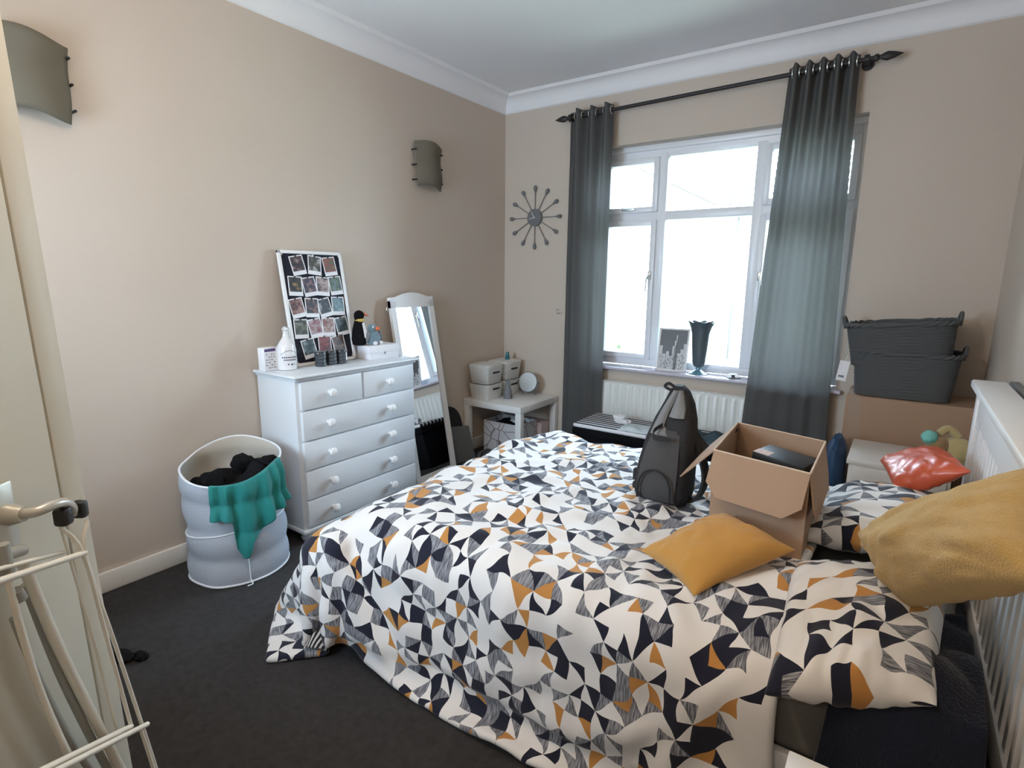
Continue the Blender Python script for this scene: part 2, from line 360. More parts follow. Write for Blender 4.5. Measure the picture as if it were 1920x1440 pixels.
def build_duvet():
    pts, nx, ny, fs, (X0, X1, Y0, Y1) = simulate_duvet()
    # soften, then puff the filling and the creases that radiate from the things lying on it
    for it in range(1):
        q = [p.copy() for p in pts]
        for j in range(1, ny-1):
            for i in range(1, nx-1):
                k = j*nx+i; pts[k] = q[k]*.5+(q[k-1]+q[k+1]+q[k-nx]+q[k+nx])*.125
    me = bpy.data.meshes.new('duvet'); me.from_pydata([tuple(p) for p in pts], [], fs); me.update()
    nrm = [v.normal.copy() for v in me.vertices]
    for k, v in enumerate(me.vertices):
        p = pts[k]; n = nrm[k]
        f = 0; j, i = divmod(k, nx); e = min(i, nx-1-i, j, ny-1-j)/4; e = min(1, e)
        f = noise.noise(Vector((p.x*3.2, p.y*3.2, p.z*3)))*.020
        a = math.atan2(p.y+2.2, p.x-2.2); rr = math.hypot(p.y+2.2, p.x-2.2)
        f += abs(noise.noise(Vector((math.cos(a)*4, math.sin(a)*4, rr*1.4))))*.034-.010
        f += noise.noise(Vector((p.x*9, p.y*16, p.z*9)))*.010
        f += (abs(noise.noise(Vector((p.x*13+p.y*5, p.y*9, 7))))-.2)*.018*math.exp(-((p.x-1.95)**2+(p.y+2.0)**2)/.35)
        q1 = noise.noise(Vector((p.x*2.6+p.y*1.1, p.y*2.2-p.x*.8, 11))); q2 = noise.noise(Vector((p.x*2.1-p.y*2.4, p.y*1.7+p.x, 23+p.z)))
        f += .024*max(0, 1-9*abs(q1))**1.5*(.4+abs(noise.noise(Vector((p.x*2, p.y*2, 3))))*1.6)+.020*max(0, 1-8*abs(q2))**1.5
        v.co = p+n*(f*e+.012) if p.z > .1 else p+Vector((0, 0, abs(f)))
    uvl = me.uv_layers.new(name='UVMap')
    for poly in me.polygons:
        for li in poly.loop_indices:
            k = me.loops[li].vertex_index; j, i = divmod(k, nx)
            uvl.data[li].uv = ((X1-X0)*i/(nx-1), (Y1-Y0)*j/(ny-1))
    for p in me.polygons: p.use_smooth = True
    for mt in (M['print'], M['reverse'], M['plain']): me.materials.append(mt)
    o = bpy.data.objects.new('duvet', me); COL.objects.link(o)
    s = o.modifiers.new('thick', 'SOLIDIFY'); s.thickness = .028; s.offset = -1; s.material_offset = 1; s.material_offset_rim = 0
    s2 = o.modifiers.new('sub', 'SUBSURF'); s2.levels = 1; s2.render_levels = 1
    tag(o, 'rumpled duvet printed with navy, grey and mustard triangles, spread over the bed', 'duvet')
    return o
build_duvet()

# ---------------------------------------------------------------- room shell
WX, YN, CZ = 3.188, -4.25, 2.79
OX0, OX1, OZ0, OZ1 = .80, 2.505, .745, 2.325           # window opening
struct('floor', B(-.2, WX+.2, -5.9, .3, -.1, 0), M['carpet'])
struct('ceiling', B(-.2, WX+.2, -5.9, .3, CZ, CZ+.12), M['ceiling'])
struct('wall_left', B(-.2, 0, YN-.1, .3, 0, CZ), M['wall'])
struct('wall_right', B(WX, WX+.2, -5.9, .3, 0, CZ), M['wall'])
bm = bmesh.new()
box(bm, 0, OX0, 0, .3, 0, CZ); box(bm, OX1, WX, 0, .3, 0, CZ); box(bm, OX0, OX1, 0, .3, OZ1, CZ); box(bm, OX0, OX1, 0, .3, 0, OZ0-.02)
struct('wall_back', bm, M['wall'])
DX0, DX1 = 2.13, 2.98
bm = bmesh.new()
box(bm, 0, .35, YN-.1, YN, 0, CZ); box(bm, 1.25, DX0, YN-.1, YN, 0, CZ); box(bm, .35, 1.25, YN-.1, YN, 0, 1.0); box(bm, .35, 1.25, YN-.1, YN, 2.1, CZ); box(bm, DX1, WX, YN-.1, YN, 0, CZ); box(bm, DX0, DX1, YN-.1, YN, 2.03, CZ)
struct('wall_front', bm, M['wall'])
bm = bmesh.new(); box(bm, 1.6, 1.7, -5.9, YN-.1, 0, CZ); box(bm, 1.6, WX, -5.9, -5.8, 0, CZ)
struct('wall_hall_added', bm, M['wall'])  # unseen hallway walls, added for the lighting of the room
# coving
def cove(name, p0, p1, inward):
    p0, p1, n = Vector(p0), Vector(p1), Vector(inward); prof = [(0, -.118), (.010, -.112)]
    for k in range(7):
        a = math.pi/2*k/6; prof.append((.014+.085*(1-math.cos(a)), -.108+.09*math.sin(a)))
    prof += [(.115, 0), (0, 0)]
    bm = bmesh.new(); ring_loft(bm, [[p+n*a+Vector((0, 0, CZ+b)) for a, b in prof] for p in (p0, p1)])
    struct(name, bm, M['ceiling'])
cove('trim_1', (0, YN, 0), (0, 0, 0), (1, 0, 0)); cove('trim_2', (0, 0, 0), (WX, 0, 0), (0, -1, 0)); cove('trim_3', (WX, YN, 0), (WX, 0, 0), (-1, 0, 0))
def skirting(name, x0, x1, y0, y1):
    struct(name, B(x0, x1, y0, y1, 0, .095, bev=.006), M['trim'])
skirting('baseboard_left', 0, .018, YN, 0); skirting('baseboard_back', .018, WX-.018, -.018, 0); skirting('baseboard_right', WX-.018, WX, YN, 0)

# window
fy0, fy1 = .115, .185
bm = bmesh.new()
box(bm, OX0-.02, OX0+.055, fy0, fy1, OZ0, OZ1+.02, bev=.005); box(bm, OX1-.03, OX1+.02, fy0, fy1, OZ0, OZ1+.02, bev=.005)
box(bm, OX0, OX1, fy0+.003, fy1-.003, OZ1-.085, OZ1+.018, bev=.005); box(bm, OX0, OX1, fy0+.003, fy1-.003, OZ0+.001, OZ0+.06, bev=.005)
box(bm, OX0, OX1, fy0-.02, fy1, OZ1-.035, OZ1+.02, bev=.004)
MX = ((1.262, 1.322), (1.905, 1.965))
for a, b in MX: box(bm, a, b, fy0-.001, fy1+.001, OZ0+.05, OZ1-.06, bev=.005)
box(bm, OX0, OX1, fy0+.002, fy1-.002, 1.812, 1.872, bev=.005)
wf = struct('window_1', bm, M['upvc'])
bays = ((OX0+.055, MX[0][0]), (MX[0][1], MX[1][0]), (MX[1][1], OX1-.03))
rows = ((OZ0+.06, 1.812), (1.872, OZ1-.085))
def winhandle(x, z, s, par):
    bm = bmesh.new(); box(bm, x-.012, x+.012, .078, .094, z-.03, z+.03, bev=.005); box(bm, x-.007, x+.007, .058, .08, z-.008, z+.008, bev=.003)
    tube(bm, [(x, .06, z), (x-.012*s, .058, z-.03), (x-.014*s, .056, z-.115)], [.008, .007, .006]); add('window_handle', bm, M['metal'], par, label='silver window handle')
for bi, (a, b) in enumerate(bays):
    for ri, (c, d) in enumerate(rows):
        if bi != 1:
            bm = bmesh.new(); t = .036
            box(bm, a-.004, a+t, fy0-.022, fy1-.02, c, d, bev=.005); box(bm, b-t, b+.004, fy0-.022, fy1-.02, c, d, bev=.005)
            box(bm, a, b, fy0-.020, fy1-.022, d-t, d+.003, bev=.005); box(bm, a, b, fy0-.020, fy1-.022, c-.003, c+t, bev=.005)
            sa = add('sash', bm, M['upvc'], wf)
            if ri == 0: winhandle(*((1.238, 1.42, 1) if bi == 0 else (1.99, 1.42, -1)), sa)
        add('pane', B(a, b, .150, .154, c, d), M['pane'], wf if bi == 1 else sa)
bm = bmesh.new(); box(bm, 1.0, 1.1, .083, .093, 1.885, 1.9, bev=.003); add('window_catch', bm, M['metal'], wf)
struct('trim_4', B(OX0-.03, OX1+.03, -.055, fy0+.01, OZ0-.022, OZ0, bev=.008), M['sill'])
bm = bmesh.new()
for a in ((.35, .41, 1.0, 2.1), (1.19, 1.25, 1.0, 2.1), (.412, 1.188, 1.001, 1.06), (.412, 1.188, 2.04, 2.099), (.77, .83, 1.062, 2.038)): box(bm, a[0], a[1], YN-.08, YN-.03, a[2], a[3], bev=.004)
w2 = struct('window_fill_added', bm, M['upvc'])  # unseen window, added so sky light fills the room from behind
add('pane', B(.41, .77, YN-.06, YN-.056, 1.06, 2.04), M['pane'], w2); add('pane', B(.83, 1.19, YN-.06, YN-.056, 1.06, 2.04), M['pane'], w2)
# hall door and its casing
struct('trim_5', box(B(DX0-.07, DX0, YN, YN+.02, 0, 2.1, bev=.004), DX0-.07, DX1+.07, YN, YN+.02, 2.03, 2.1, bev=.004), M['trim'])

# ---------------------------------------------------------------- open door, its lever, and the airer hanging by it
P0, DD, DN = Vector((1.68, -3.55, 0)), Vector((.6, -.8, 0)), Vector((.8, .6, 0))
def dpt(s, z, off=0): return P0+DD*s+DN*off+Vector((0, 0, z))
def dbox(bm, s0, s1, z0, z1, o0, o1, bev=0):
    m_ = Matrix.Identity(4); m_.col[0] = (*DD, 0); m_.col[1] = (*DN, 0); m_.col[2] = (0, 0, 1, 0); m_.col[3] = (*P0, 1)
    return box(bm, s0, s1, o0, o1, z0, z1, bev=bev, M=m_)
LEAN = Matrix.Translation((*P0.xy, 1.15)) @ Matrix.Rotation(R(2.0), 4, DN) @ Matrix.Translation((-P0.x, -P0.y, -1.15))      # the leaf hangs a little out of true
def lean_bm(bm): bmesh.ops.transform(bm, matrix=LEAN, verts=bm.verts); return bm
door = struct('door_1', lean_bm(dbox(bmesh.new(), 0.05, .74, .012, 1.98, -.04, 0, bev=.003)), M['door'])
add('edge_strip', lean_bm(dbox(bmesh.new(), 0, .0465, .012, 1.98, -.04, 0, bev=.002)), M['door'], door)
add('handle_plate', dbox(bmesh.new(), .135, .182, 1.0, 1.11, 0, .006, bev=.004), M['lever'], door)
plate = bpy.data.objects['handle_plate']
bm = bmesh.new(); lathe(bm, [(.014, 0), (.016, .012), (.011, .03)], n=16, M=Matrix(((DD.x, 0, DN.x, dpt(.152, 1.064).x), (DD.y, 0, DN.y, dpt(.152, 1.064).y), (0, 1, 0, 1.064), (0, 0, 0, 1))))
tube(bm, smooth_path([dpt(.152, 1.064, .02), dpt(.150, 1.067, .045), dpt(.13, 1.068, .052), dpt(.108, 1.063, .052), dpt(.092, 1.048, .05), dpt(.088, 1.036, .046)]), .0075, 12)
add('door_handle', bm, M['lever'], plate)
air = thing('clothes_airer', 'folded white and grey tubular clothes airer hung against the open door', 'clothes airer', tuple(dpt(.12, 0, .05)))
def bar(name, pl, r, mt, **k): return add(name, T(smooth_path([dpt(*p) for p in pl], 5), r, 10), mt, air, **k)
for a in (((.34, 1.042, .075), (.092, .973, .06)), ((.34, .778, .075), (.047, .618, .06)), ((.34, .772, .085), (.021, .598, .07))): bar('rail', a, .0046, M['wirewhite'])
bar('rail', ((.34, 1.055, .05), (.112, .985, .045)), .0032, M['wirewhite'])
bar('wire', ((.118, 1.028, .05), (.096, .973, .06), (.073, .808, .06), (.047, .619, .06)), .0032, M['wirewhite'])
bar('wire', ((.112, 1.028, .045), (.104, .973, .045), (.082, .808, .045), (.060, .619, .045)), .0022, M['wirewhite'])
bar('wire', ((.078, 1.02, .06), (.092, .968, .06), (.057, .786, .06), (.021, .599, .06), (-.01, .43, .06)), .0032, M['wirewhite'])
bar('wire', ((.04, .61, .07), (.02, .50, .07), (.005, .40, .07)), .003, M['wirewhite'])
bar('tube', ((.204, 1.02, .04), (.204, .984, .04), (.188, .821, .04), (.159, .674, .04)), .0048, M['wirewhite'])
bar('tube', ((.196, .93, .03), (.17, .80, .03), (.12, .62, .03), (.07, .50, .03)), .0048, M['greytube'])
bar('tube', ((.172, 1.0, .035), (.141, .856, .035), (.105, .72, .035), (.070, .599, .035), (.02, .42, .035)), .0075, M['wirewhite'])
bar('tube', ((.160, .96, .022), (.13, .80, .022), (.09, .64, .022), (.05, .50, .022)), .006, M['greytube'])
bar('joint', ((.205, 1.045, .04), (.204, 1.0, .04)), .009, M['greytube'], label='grey plastic joint')
bar('joint', ((.235, 1.035, .035), (.168, 1.018, .035)), .008, M['greytube'], label='grey plastic joint')
bar('joint', ((.196, .972, .04), (.19, .955, .04)), .008, M['greytube'], label='grey plastic joint')
for s, z in ((.110, 1.043), (.0765, 1.04)):
    add('foot_cap', dbox(bmesh.new(), s-.010 if s > .1 else s-.008, s+.010 if s > .1 else s+.008, z-.015, z+.013, .040, .060, bev=.005), M['black'], air, label='black rubber cap')

# ---------------------------------------------------------------- curtains, rod, radiator
rod = thing('curtain_rod', 'dark iron curtain rod with pointed finials above the window', 'curtain rod', (1.58, -.1, 2.5))
def rz(x): return 2.535+.018*(x-.6)
add('pole', T([(.66, -.1, rz(.66)), (2.5, -.1, rz(2.5))], .0125, 14), M['rod'], rod)
for x, s in ((.66, -1), (2.50, 1)):
    bm = bmesh.new(); lathe(bm, [(0.001, 0), (.018, .004), (.02, .018), (.012, .026), (.012, .034), (.02, .05), (.024, .064), (.015, .10), (.001, .135)], c=(0, 0, 0), n=8, axis='X')
    bmesh.ops.transform(bm, matrix=Matrix.Translation((x, -.1, rz(x))) @ Matrix.Scale(s, 4, (1, 0, 0)), verts=bm.verts)
    add('finial', bm, M['rod'], rod)
for x in (.625+.03, 2.47):
    bm = bmesh.new(); box(bm, x-.012, x+.012, -.1, 0, rz(x)-.012, rz(x)+.004, bev=.003); lathe(bm, [(.03, -.012), (.03, -.001)], c=(x, 0, rz(x)), axis='Y', n=16)
    lathe(bm, [(.024, -.012), (.024, .012)], c=(x, -.1, rz(x)), axis='X', n=16); add('bracket', bm, M['rod'], rod)
def curtain(xt0, xt1, xb0, xb1, z0, nw, label, ph=0):
    bm = bmesh.new(); nu, nv = 110, 50; rows = []
    zt = rz((xt0+xt1)/2)+.045
    for j in range(nv+1):
        v = j/nv; row = []
        for i in range(nu+1):
            u = i/nu; a = xt0+(xt1-xt0)*u; b = xb0+(xb1-xb0)*u; e = v**1.1
            x = a+(b-a)*e
            amp = .034*(1-v)**5+.007+.003*math.sin(u*9+v*2)
            y = -.1+amp*math.sin(2*math.pi*nw*u+ph+.5*math.sin(v*3)) + .006*noise.noise(Vector((u*5, v*3, nw)))
            z = rz(x)+.045+(z0-zt)*v
            if v == 0: z += .016*abs(math.sin(math.pi*nw*u+ph/2))-.010
            row.append(bm.verts.new((x, y, z)))
        rows.append(row)
    for a, b in zip(rows, rows[1:]):
        for i in range(nu): bm.faces.new((a[i], a[i+1], b[i+1], b[i]))
    th = thing('curtain', label, 'curtain', ((xb0+xb1)/2, -.1, z0), group='charcoal eyelet curtains at the window')
    o = add('drape', bm, M['curtain'], th, angle=80); s = o.modifiers.new('t', 'SOLIDIFY'); s.thickness = .003
    for k in range(nw*2):
        u = (k*math.pi-ph)/(2*math.pi*nw)
        if u < 0: u += 1
        x = xt0+(xt1-xt0)*u; bm = bmesh.new()
        tube(bm, [(x, -.1+.024*math.cos(t*math.pi/8), rz(x)+.024*math.sin(t*math.pi/8)) for t in range(16)], .0045, 8, closed=True)
        add('eyelet', bm, M['metal'], th, label='silver eyelet ring')
curtain(.648, .985, .645, .985, .16, 3, 'charcoal eyelet curtain left of the window, beside the spoke clock', .4)
curtain(2.085, 2.435, 1.985, 2.50, .16, 5, 'charcoal eyelet curtain right of the window, behind the open cardboard carton', .9)

rad = thing('radiator', 'white ribbed panel radiator under the window sill', 'radiator', (1.6, -.08, .1))
bm = bmesh.new(); n = 52; X0, X1 = .92, 2.42
def radpanel(y):
    rings = []
    for z in (.13, .145, .17, .60, .622, .632):
        row = []
        for i in range(n*6+1):
            u = i/(n*6); x = X0+(X1-X0)*u; k = .5-.5*math.cos(2*math.pi*n/2*u)
            d = .012*min(1, k*1.6) if .15 < z < .61 else 0
            row.append(Vector((x, y-d if .14 < z < .625 else y, z)))
        rings.append(row)
    ring_loft(bm, rings, closed=False)
radpanel(-.068)
box(bm, X0, X1, -.062, -.022, .13, .625); add('panel', bm, M['radiator'], rad)
bm = bmesh.new()
for i in range(100): box(bm, X0+.01+i*(X1-X0-.02)/100, X0+.01+i*(X1-X0-.02)/100+.004, -.062, -.026, .629, .634)
box(bm, X0, X1, -.069, -.062, .622, .637, bev=.002); box(bm, X0, X1, -.026, -.020, .622, .637, bev=.002)
add('top_grille', bm, M['radiator'], rad)

# ---------------------------------------------------------------- clock, wall lamps, wall bits
clk = thing('wall_clock', 'grey sputnik style wall clock with twelve drop tipped spokes on the back wall', 'clock', (.303, -.012, 1.866))
bm = bmesh.new(); lathe(bm, [(.066, -.024), (.066, -.004), (.06, 0)], axis='Y', n=36, c=(.303, 0, 1.866)); add('dial', bm, M['grey'], clk)
for k in range(12):
    a = k*math.pi/6; c, s = math.cos(a), math.sin(a); bm = bmesh.new(); P = lambda r: (.303+r*c, -.014, 1.866+r*s)
    tube(bm, [P(.06), P(.205)], .0032, 6); tube(bm, [P(.19), P(.205), P(.220), P(.235), P(.245)], [.004, .009, .015, .014, .003], 12); add('spoke', bm, M['grey'], clk)
for a, r in ((R(118), .05), (R(192), .045)):
    bm = T([(.303-.012*math.cos(a), -.028, 1.866-.012*math.sin(a)), (.303+r*math.cos(a), -.028, 1.866+r*math.sin(a))], .0022, 6); add('hand', bm, M['white'], clk, label='white clock hand')
def sconce(y0, y1, z0, z1, label):
    th = thing('wall_lamp', label, 'wall lamp', (0, (y0+y1)/2, z0)); bm = bmesh.new(); rings = []
    for j in range(13):
        v = j/12; z = z0+(z1-z0)*v; row = []
        inset = .02*(1-v)
        for i in range(17):
            u = i/16; row.append(Vector((.028+.055*math.sin(math.pi*u)*(.8+.2*v)+.012*math.sin(v*math.pi*2), y0+inset+(y1-y0-inset*2)*u, z+.012*math.sin(u*math.pi*1.5))))
        rings.append(row)
    ring_loft(bm, rings, closed=False); o = add('glass_shade', bm, M['frost'], th); s = o.modifiers.new('t', 'SOLIDIFY'); s.thickness = .005
    bm = B(.002, .03, (y0+y1)/2-.04, (y0+y1)/2+.04, (z0+z1)/2-.07, (z0+z1)/2+.05, bev=.008); add('backplate', bm, M['metal'], th)
    for k in range(3):
        for yy in (y0+.006, y1-.006):
            bm = bmesh.new(); lathe(bm, [(.0055, 0), (.0055, .042), (.002, .046)], axis='X', n=10, c=(0, yy, z1-.05-k*(z1-z0-.09)/2)); add('clip', bm, M['black'], th)
sconce(-1.065, -.80, 1.995, 2.275, 'bent frosted glass wall lamp on the left wall above the tall mirror')
sconce(-3.20, -2.93, 1.985, 2.265, 'bent frosted glass wall lamp at the top left, beside the open door')
bm = bmesh.new(); pts = [(.527+.016*math.cos(a), -.008, 1.135+.016*math.sin(a)) for a in [R(q) for q in range(20, 330, 20)]]
tube(bm, smooth_path(pts+[(.55, -.01, 1.128)], 3), .0016, 6); box(bm, .54, .565, -.014, -.002, 1.122, 1.128, bev=.001); tag(add('wall_hook', bm, M['metal']), 'small silver wire hook on the back wall beside the left curtain', 'hook')
tag(add('wall_fitting', B(WX-.03, WX, -1.55, -1.005, .955, 1.02, bev=.004), M['grey']), 'small dark grey fitting on the right wall above the headboard', 'wall fitting')

# ---------------------------------------------------------------- chest of drawers
DZ = .91
ch = thing('chest_of_drawers', 'white painted chest of drawers with round knobs against the left wall', 'chest of drawers', (.18, -1.85, 0))
y0, y1 = -2.262, -1.437
add('carcass', B(.01, .345, y0, y1, .075, DZ-.022, bev=.004), M['dresser'], ch)
bm = bmesh.new(); box(bm, .005, .378, y0-.022, y1+.022, DZ-.018, DZ, bev=.008, seg=3); box(bm, .008, .362, y0-.008, y1+.008, DZ-.032, DZ-.017, bev=.006); add('top', bm, M['dresser'], ch)
bm = bmesh.new(); box(bm, .008, .362, y0-.010, y1+.010, .06, .085, bev=.008, seg=3); add('plinth', bm, M['dresser'], ch)
for fx, fy in ((.05, y0+.05), (.05, y1-.05), (.31, y0+.05), (.31, y1-.05)):
    bm = bmesh.new(); lathe(bm, [(.022, .0), (.034, .008), (.04, .026), (.034, .045), (.024, .052), (.03, .062)], c=(fx, fy, 0), n=20); add('bun_foot', bm, M['dresser'], ch)
def drawer(ya, yb, za, zb, knobs):
    d = add('drawer', B(.335, .363, ya, yb, za, zb, bev=.006), M['dresser'], ch)
    for ky in knobs:
        bm = bmesh.new(); lathe(bm, [(.011, .0), (.009, .012), (.012, .018), (.021, .026), (.024, .034), (.020, .043), (.009, .048), (.001, .049)], axis='X', n=18, c=(.363, ky, (za+zb)/2)); add('knob', bm, M['white'], d)
g_ = .004; ys, ye, ym = y0+.022, y1-.018, -1.846
zs = (.872, .722, .560, .402, .241, .088)
drawer(ys, ym-.008, zs[1]+g_, zs[0], ((ys+ym)/2-.03,)); drawer(ym+.008, ye, zs[1]+g_, zs[0], ((ye+ym)/2-.02,))
for a, b in zip(zs[1:], zs[2:]): drawer(ys, ye, b+g_, a-g_, (-2.09, -1.665))

# ---- pinboard with instant photos
by0, by1, bz0, bz1 = -2.112, -1.702, DZ+.001, 1.532
TH = .014
def bpnt(u, v, off=0):     # u right 0..1, v up 0..1 ; leaning on the wall
    x = .125+(.028-.125)*v; n = Vector((.985, 0, .155)).normalized()
    return Vector((x, by0+(by1-by0)*u, bz0+(bz1-bz0)*v))+n*off
def bmat(u, v, off, rot=0):
    o_ = bpnt(u, v, off); X = Vector((0, 1, 0)); Z = (bpnt(0, 1)-bpnt(0, 0)).normalized(); Y = X.cross(Z)*-1
    mm = Matrix((( X.x, Z.x, -Y.x*-1, o_.x), (X.y, Z.y, -Y.y*-1, o_.y), (X.z, Z.z, -Y.z*-1, o_.z), (0, 0, 0, 1)))
    n_ = X.cross(Z); mm = Matrix(((X.x, Z.x, n_.x, o_.x), (X.y, Z.y, n_.y, o_.y), (X.z, Z.z, n_.z, o_.z), (0, 0, 0, 1)))
    return mm @ Matrix.Rotation(rot, 4, 'Z')
W_, H_ = by1-by0, (bpnt(0, 1)-bpnt(0, 0)).length
pb = thing('pinboard', 'white framed pinboard covered in dark cloth, leaning on the wall atop the chest of drawers', 'pinboard', tuple(bpnt(.5, 0)))
bm = bmesh.new(); f = .018; mm = bmat(.5, .5, 0)
for a in ((-W_/2, W_/2, H_/2-f, H_/2), (-W_/2, W_/2, -H_/2, -H_/2+f), (-W_/2, -W_/2+f, -H_/2, H_/2), (W_/2-f, W_/2, -H_/2, H_/2)):
    box(bm, a[0], a[1], a[2], a[3], -.004, TH, bev=.003, M=mm)
add('frame', bm, M['white'], pb)
add('cloth_panel', box(bmesh.new(), -W_/2+.01, W_/2-.01, -H_/2+.01, H_/2-.01, -.002, .006, M=mm), M['boardcloth'], pb)
for u, v in ((.06, .965), (.53, .965), (.95, .965), (.975, .50), (.06, .03), (.95, .04)):
    bm = bmesh.new(); lathe(bm, [(.006, 0), (.006, .002), (.003, .005)], n=10, M=bmat(u, v, TH*.5)); add('pin', bm, M['metal'], pb)
def picmat(i, cols, sc):
    cols = [[c*.62 for c in q] for q in cols]; mt = mat('photo_print_%d' % i, cols[0], .35); nt = mt.node_tree; g = NG(nt); b = nt.nodes['Principled BSDF']
    tc = g.new('ShaderNodeTexCoord'); mp = g.new('ShaderNodeMapping'); mp.inputs['Location'].default_value = (i*3.1, i*1.7, 0); g.link(tc.outputs['Generated'], mp.inputs[0])
    nz = g.new('ShaderNodeTexNoise'); nz.inputs['Scale'].default_value = sc; nz.inputs['Detail'].default_value = 3; g.link(mp.outputs[0], nz.inputs['Vector'])
    r = g.new('ShaderNodeValToRGB'); e = r.color_ramp.elements; e[0].position = .34; e[0].color = (*cols[0], 1); e[1].position = .68; e[1].color = (*cols[2], 1); k = e.new(.5); k.color = (*cols[1], 1)
    g.link(nz.outputs['Fac'], r.inputs[0]); g.link(r.outputs[0], b.inputs['Base Color']); return mt
PH = [(554.4, 494.4, 12, 'top row, leftmost, dark scene with two lit faces', ((.02, .02, .03), (.12, .05, .05), (.5, .4, .38))),
 (586, 495.5, -9, 'top row, middle, dark scene with pale stripes', ((.02, .02, .02), (.10, .08, .05), (.6, .6, .55))),
 (615.5, 498, 8, 'top row, rightmost, green grass with red figures', ((.10, .13, .04), (.35, .04, .03), (.22, .25, .09))),
 (550.4, 531.5, -4, 'second row, leftmost, dark clothes and blond heads', ((.02, .025, .03), (.03, .03, .03), (.5, .28, .10))),
 (576, 533, 9, 'second row, second, dark blue scene with a pink face', ((.02, .02, .07), (.08, .05, .08), (.55, .30, .30))),
 (601, 533, -7, 'second row, third, pale pink clothes on a dark ground', ((.02, .02, .025), (.5, .35, .32), (.7, .6, .58))),
 (626.7, 532, 6, 'second row, rightmost, blue figure on green grass', ((.05, .08, .10), (.10, .15, .04), (.25, .33, .42))),
 (553.8, 571, 11, 'third row, leftmost, blond hair and dark pink faces', ((.08, .02, .03), (.35, .18, .16), (.6, .42, .36))),
 (580.4, 571, -4, 'third row, second, arms of a person in a dark room', ((.03, .03, .04), (.04, .04, .06), (.5, .24, .18))),
 (604.4, 571, 13, 'third row, third, dark coat with a small white patch', ((.03, .03, .04), (.04, .04, .055), (.7, .7, .72))),
 (630.4, 568.4, -3, 'third row, rightmost, pale blue sky over a grey field', ((.06, .10, .14), (.16, .28, .32), (.35, .50, .52))),
 (561, 609, -3, 'fourth row, leftmost, olive grey scene with a light arc', ((.05, .05, .035), (.12, .12, .09), (.30, .30, .24))),
 (587, 607.8, 9, 'fourth row, second, red and white clothes', ((.30, .03, .04), (.45, .25, .27), (.7, .65, .7))),
 (611, 606, -2, 'fourth row, third, auburn haired person in white', ((.22, .06, .04), (.5, .3, .26), (.7, .68, .68))),
 (636.7, 604.4, 9, 'fourth row, rightmost, blue grey outdoor scene', ((.04, .06, .07), (.10, .15, .17), (.30, .38, .38))),
 (576, 645, 11, 'bottom row, leftmost, black and white faces', ((.03, .05, .06), (.10, .15, .16), (.40, .48, .50))),
 (603.8, 639, -4, 'bottom row, middle, dark red stage scene', ((.06, .02, .03), (.35, .03, .03), (.30, .16, .16))),
 (630, 637.8, 9, 'bottom row, rightmost, brown dim scene', ((.06, .04, .05), (.14, .08, .07), (.35, .22, .16)))]
# picture-plane to board coordinates by the board's own corners
def board_uv(px, py):
    TL, TR, BR, BL = (517, 467), (640, 475), (663, 665), (553, 680)
    u, v = .5, .5
    for _ in range(30):
        x = (1-v)*((1-u)*BL[0]+u*BR[0])+v*((1-u)*TL[0]+u*TR[0])-px; y = (1-v)*((1-u)*BL[1]+u*BR[1])+v*((1-u)*TL[1]+u*TR[1])-py
        xu = (1-v)*(BR[0]-BL[0])+v*(TR[0]-TL[0]); xv = (1-u)*(TL[0]-BL[0])+u*(TR[0]-BR[0]); yu = (1-v)*(BR[1]-BL[1])+v*(TR[1]-TL[1]); yv = (1-u)*(TL[1]-BL[1])+u*(TR[1]-BR[1])
        d = xu*yv-xv*yu; u -= (x*yv-y*xv)/d; v -= (y*xu-x*yu)/d
    return u, v
for i, (px, py, rt, lab, cols) in enumerate(PH):
    u, v = board_uv(px, py); mm = bmat(u, v, TH*.5+.002+.0009*(i % 3), R(rt)*.8)
    ph = add('instant_photo', box(bmesh.new(), -.043, .043, -.056, .050, 0, .0006, M=mm), M['card'], smooth=False)
    tag(ph, 'instant photo on the pinboard: '+lab, 'photo', 'instant photos pinned on the board')
    add('picture', box(bmesh.new(), -.037, .037, -.034, .044, .0006, .001, M=mm), picmat(i, cols, 2.4), ph, smooth=False)
    bm = bmesh.new(); lathe(bm, [(.0045, .001), (.0045, .004), (.002, .007)], n=10, M=mm @ Matrix.Translation((0, .046, 0))); add('pin', bm, M['black'], ph)

# ---- things on the chest of drawers
def Mloc(x, y, z, rz_=0, rx=0, ry=0): return Matrix.Translation((x, y, z)) @ Matrix.Rotation(rz_, 4, 'Z') @ Matrix.Rotation(ry, 4, 'Y') @ Matrix.Rotation(rx, 4, 'X')
t = thing('medicine_carton', 'small white carton with a purple header, at the near end of the chest', 'carton', (.11, -2.225, DZ))
mm = Mloc(.11, -2.25, DZ+.001, R(8))
add('body', box(bmesh.new(), -.024, .024, -.042, .042, 0, .122, bev=.002, M=mm), M['card'], t)
add('purple_header', box(bmesh.new(), .0242, .0248, -.04, .028, .102, .116, M=mm), M['purple'], t)
bm = bmesh.new()
for j in range(6):
    for i in range(4):
        if (i*3+j*5) % 4: box(bm, .0242, .0248, -.034+i*.016, -.034+i*.016+.006+.004*((i+j) % 2), .016+j*.014, .016+j*.014+.0035, M=mm)
add('printed_rows', bm, M['ink'], t)
add('yellow_edge', box(bmesh.new(), .0242, .0248, .034, .041, .01, .085, M=mm), M['yellow'], t)
t = thing('ceramic_bottle', 'white ceramic swing top bottle with blue lettering, beside the pinboard', 'bottle', (.14, -2.135, DZ))
bx, by_ = .15, -2.168
bm = bmesh.new(); lathe(bm, [(.03, 0), (.047, .003), (.049, .02), (.049, .105), (.044, .13), (.028, .155), (.017, .172), (.014, .19), (.014, .205)], c=(bx, by_, DZ), n=32); add('body', bm, M['ceramic'], t)
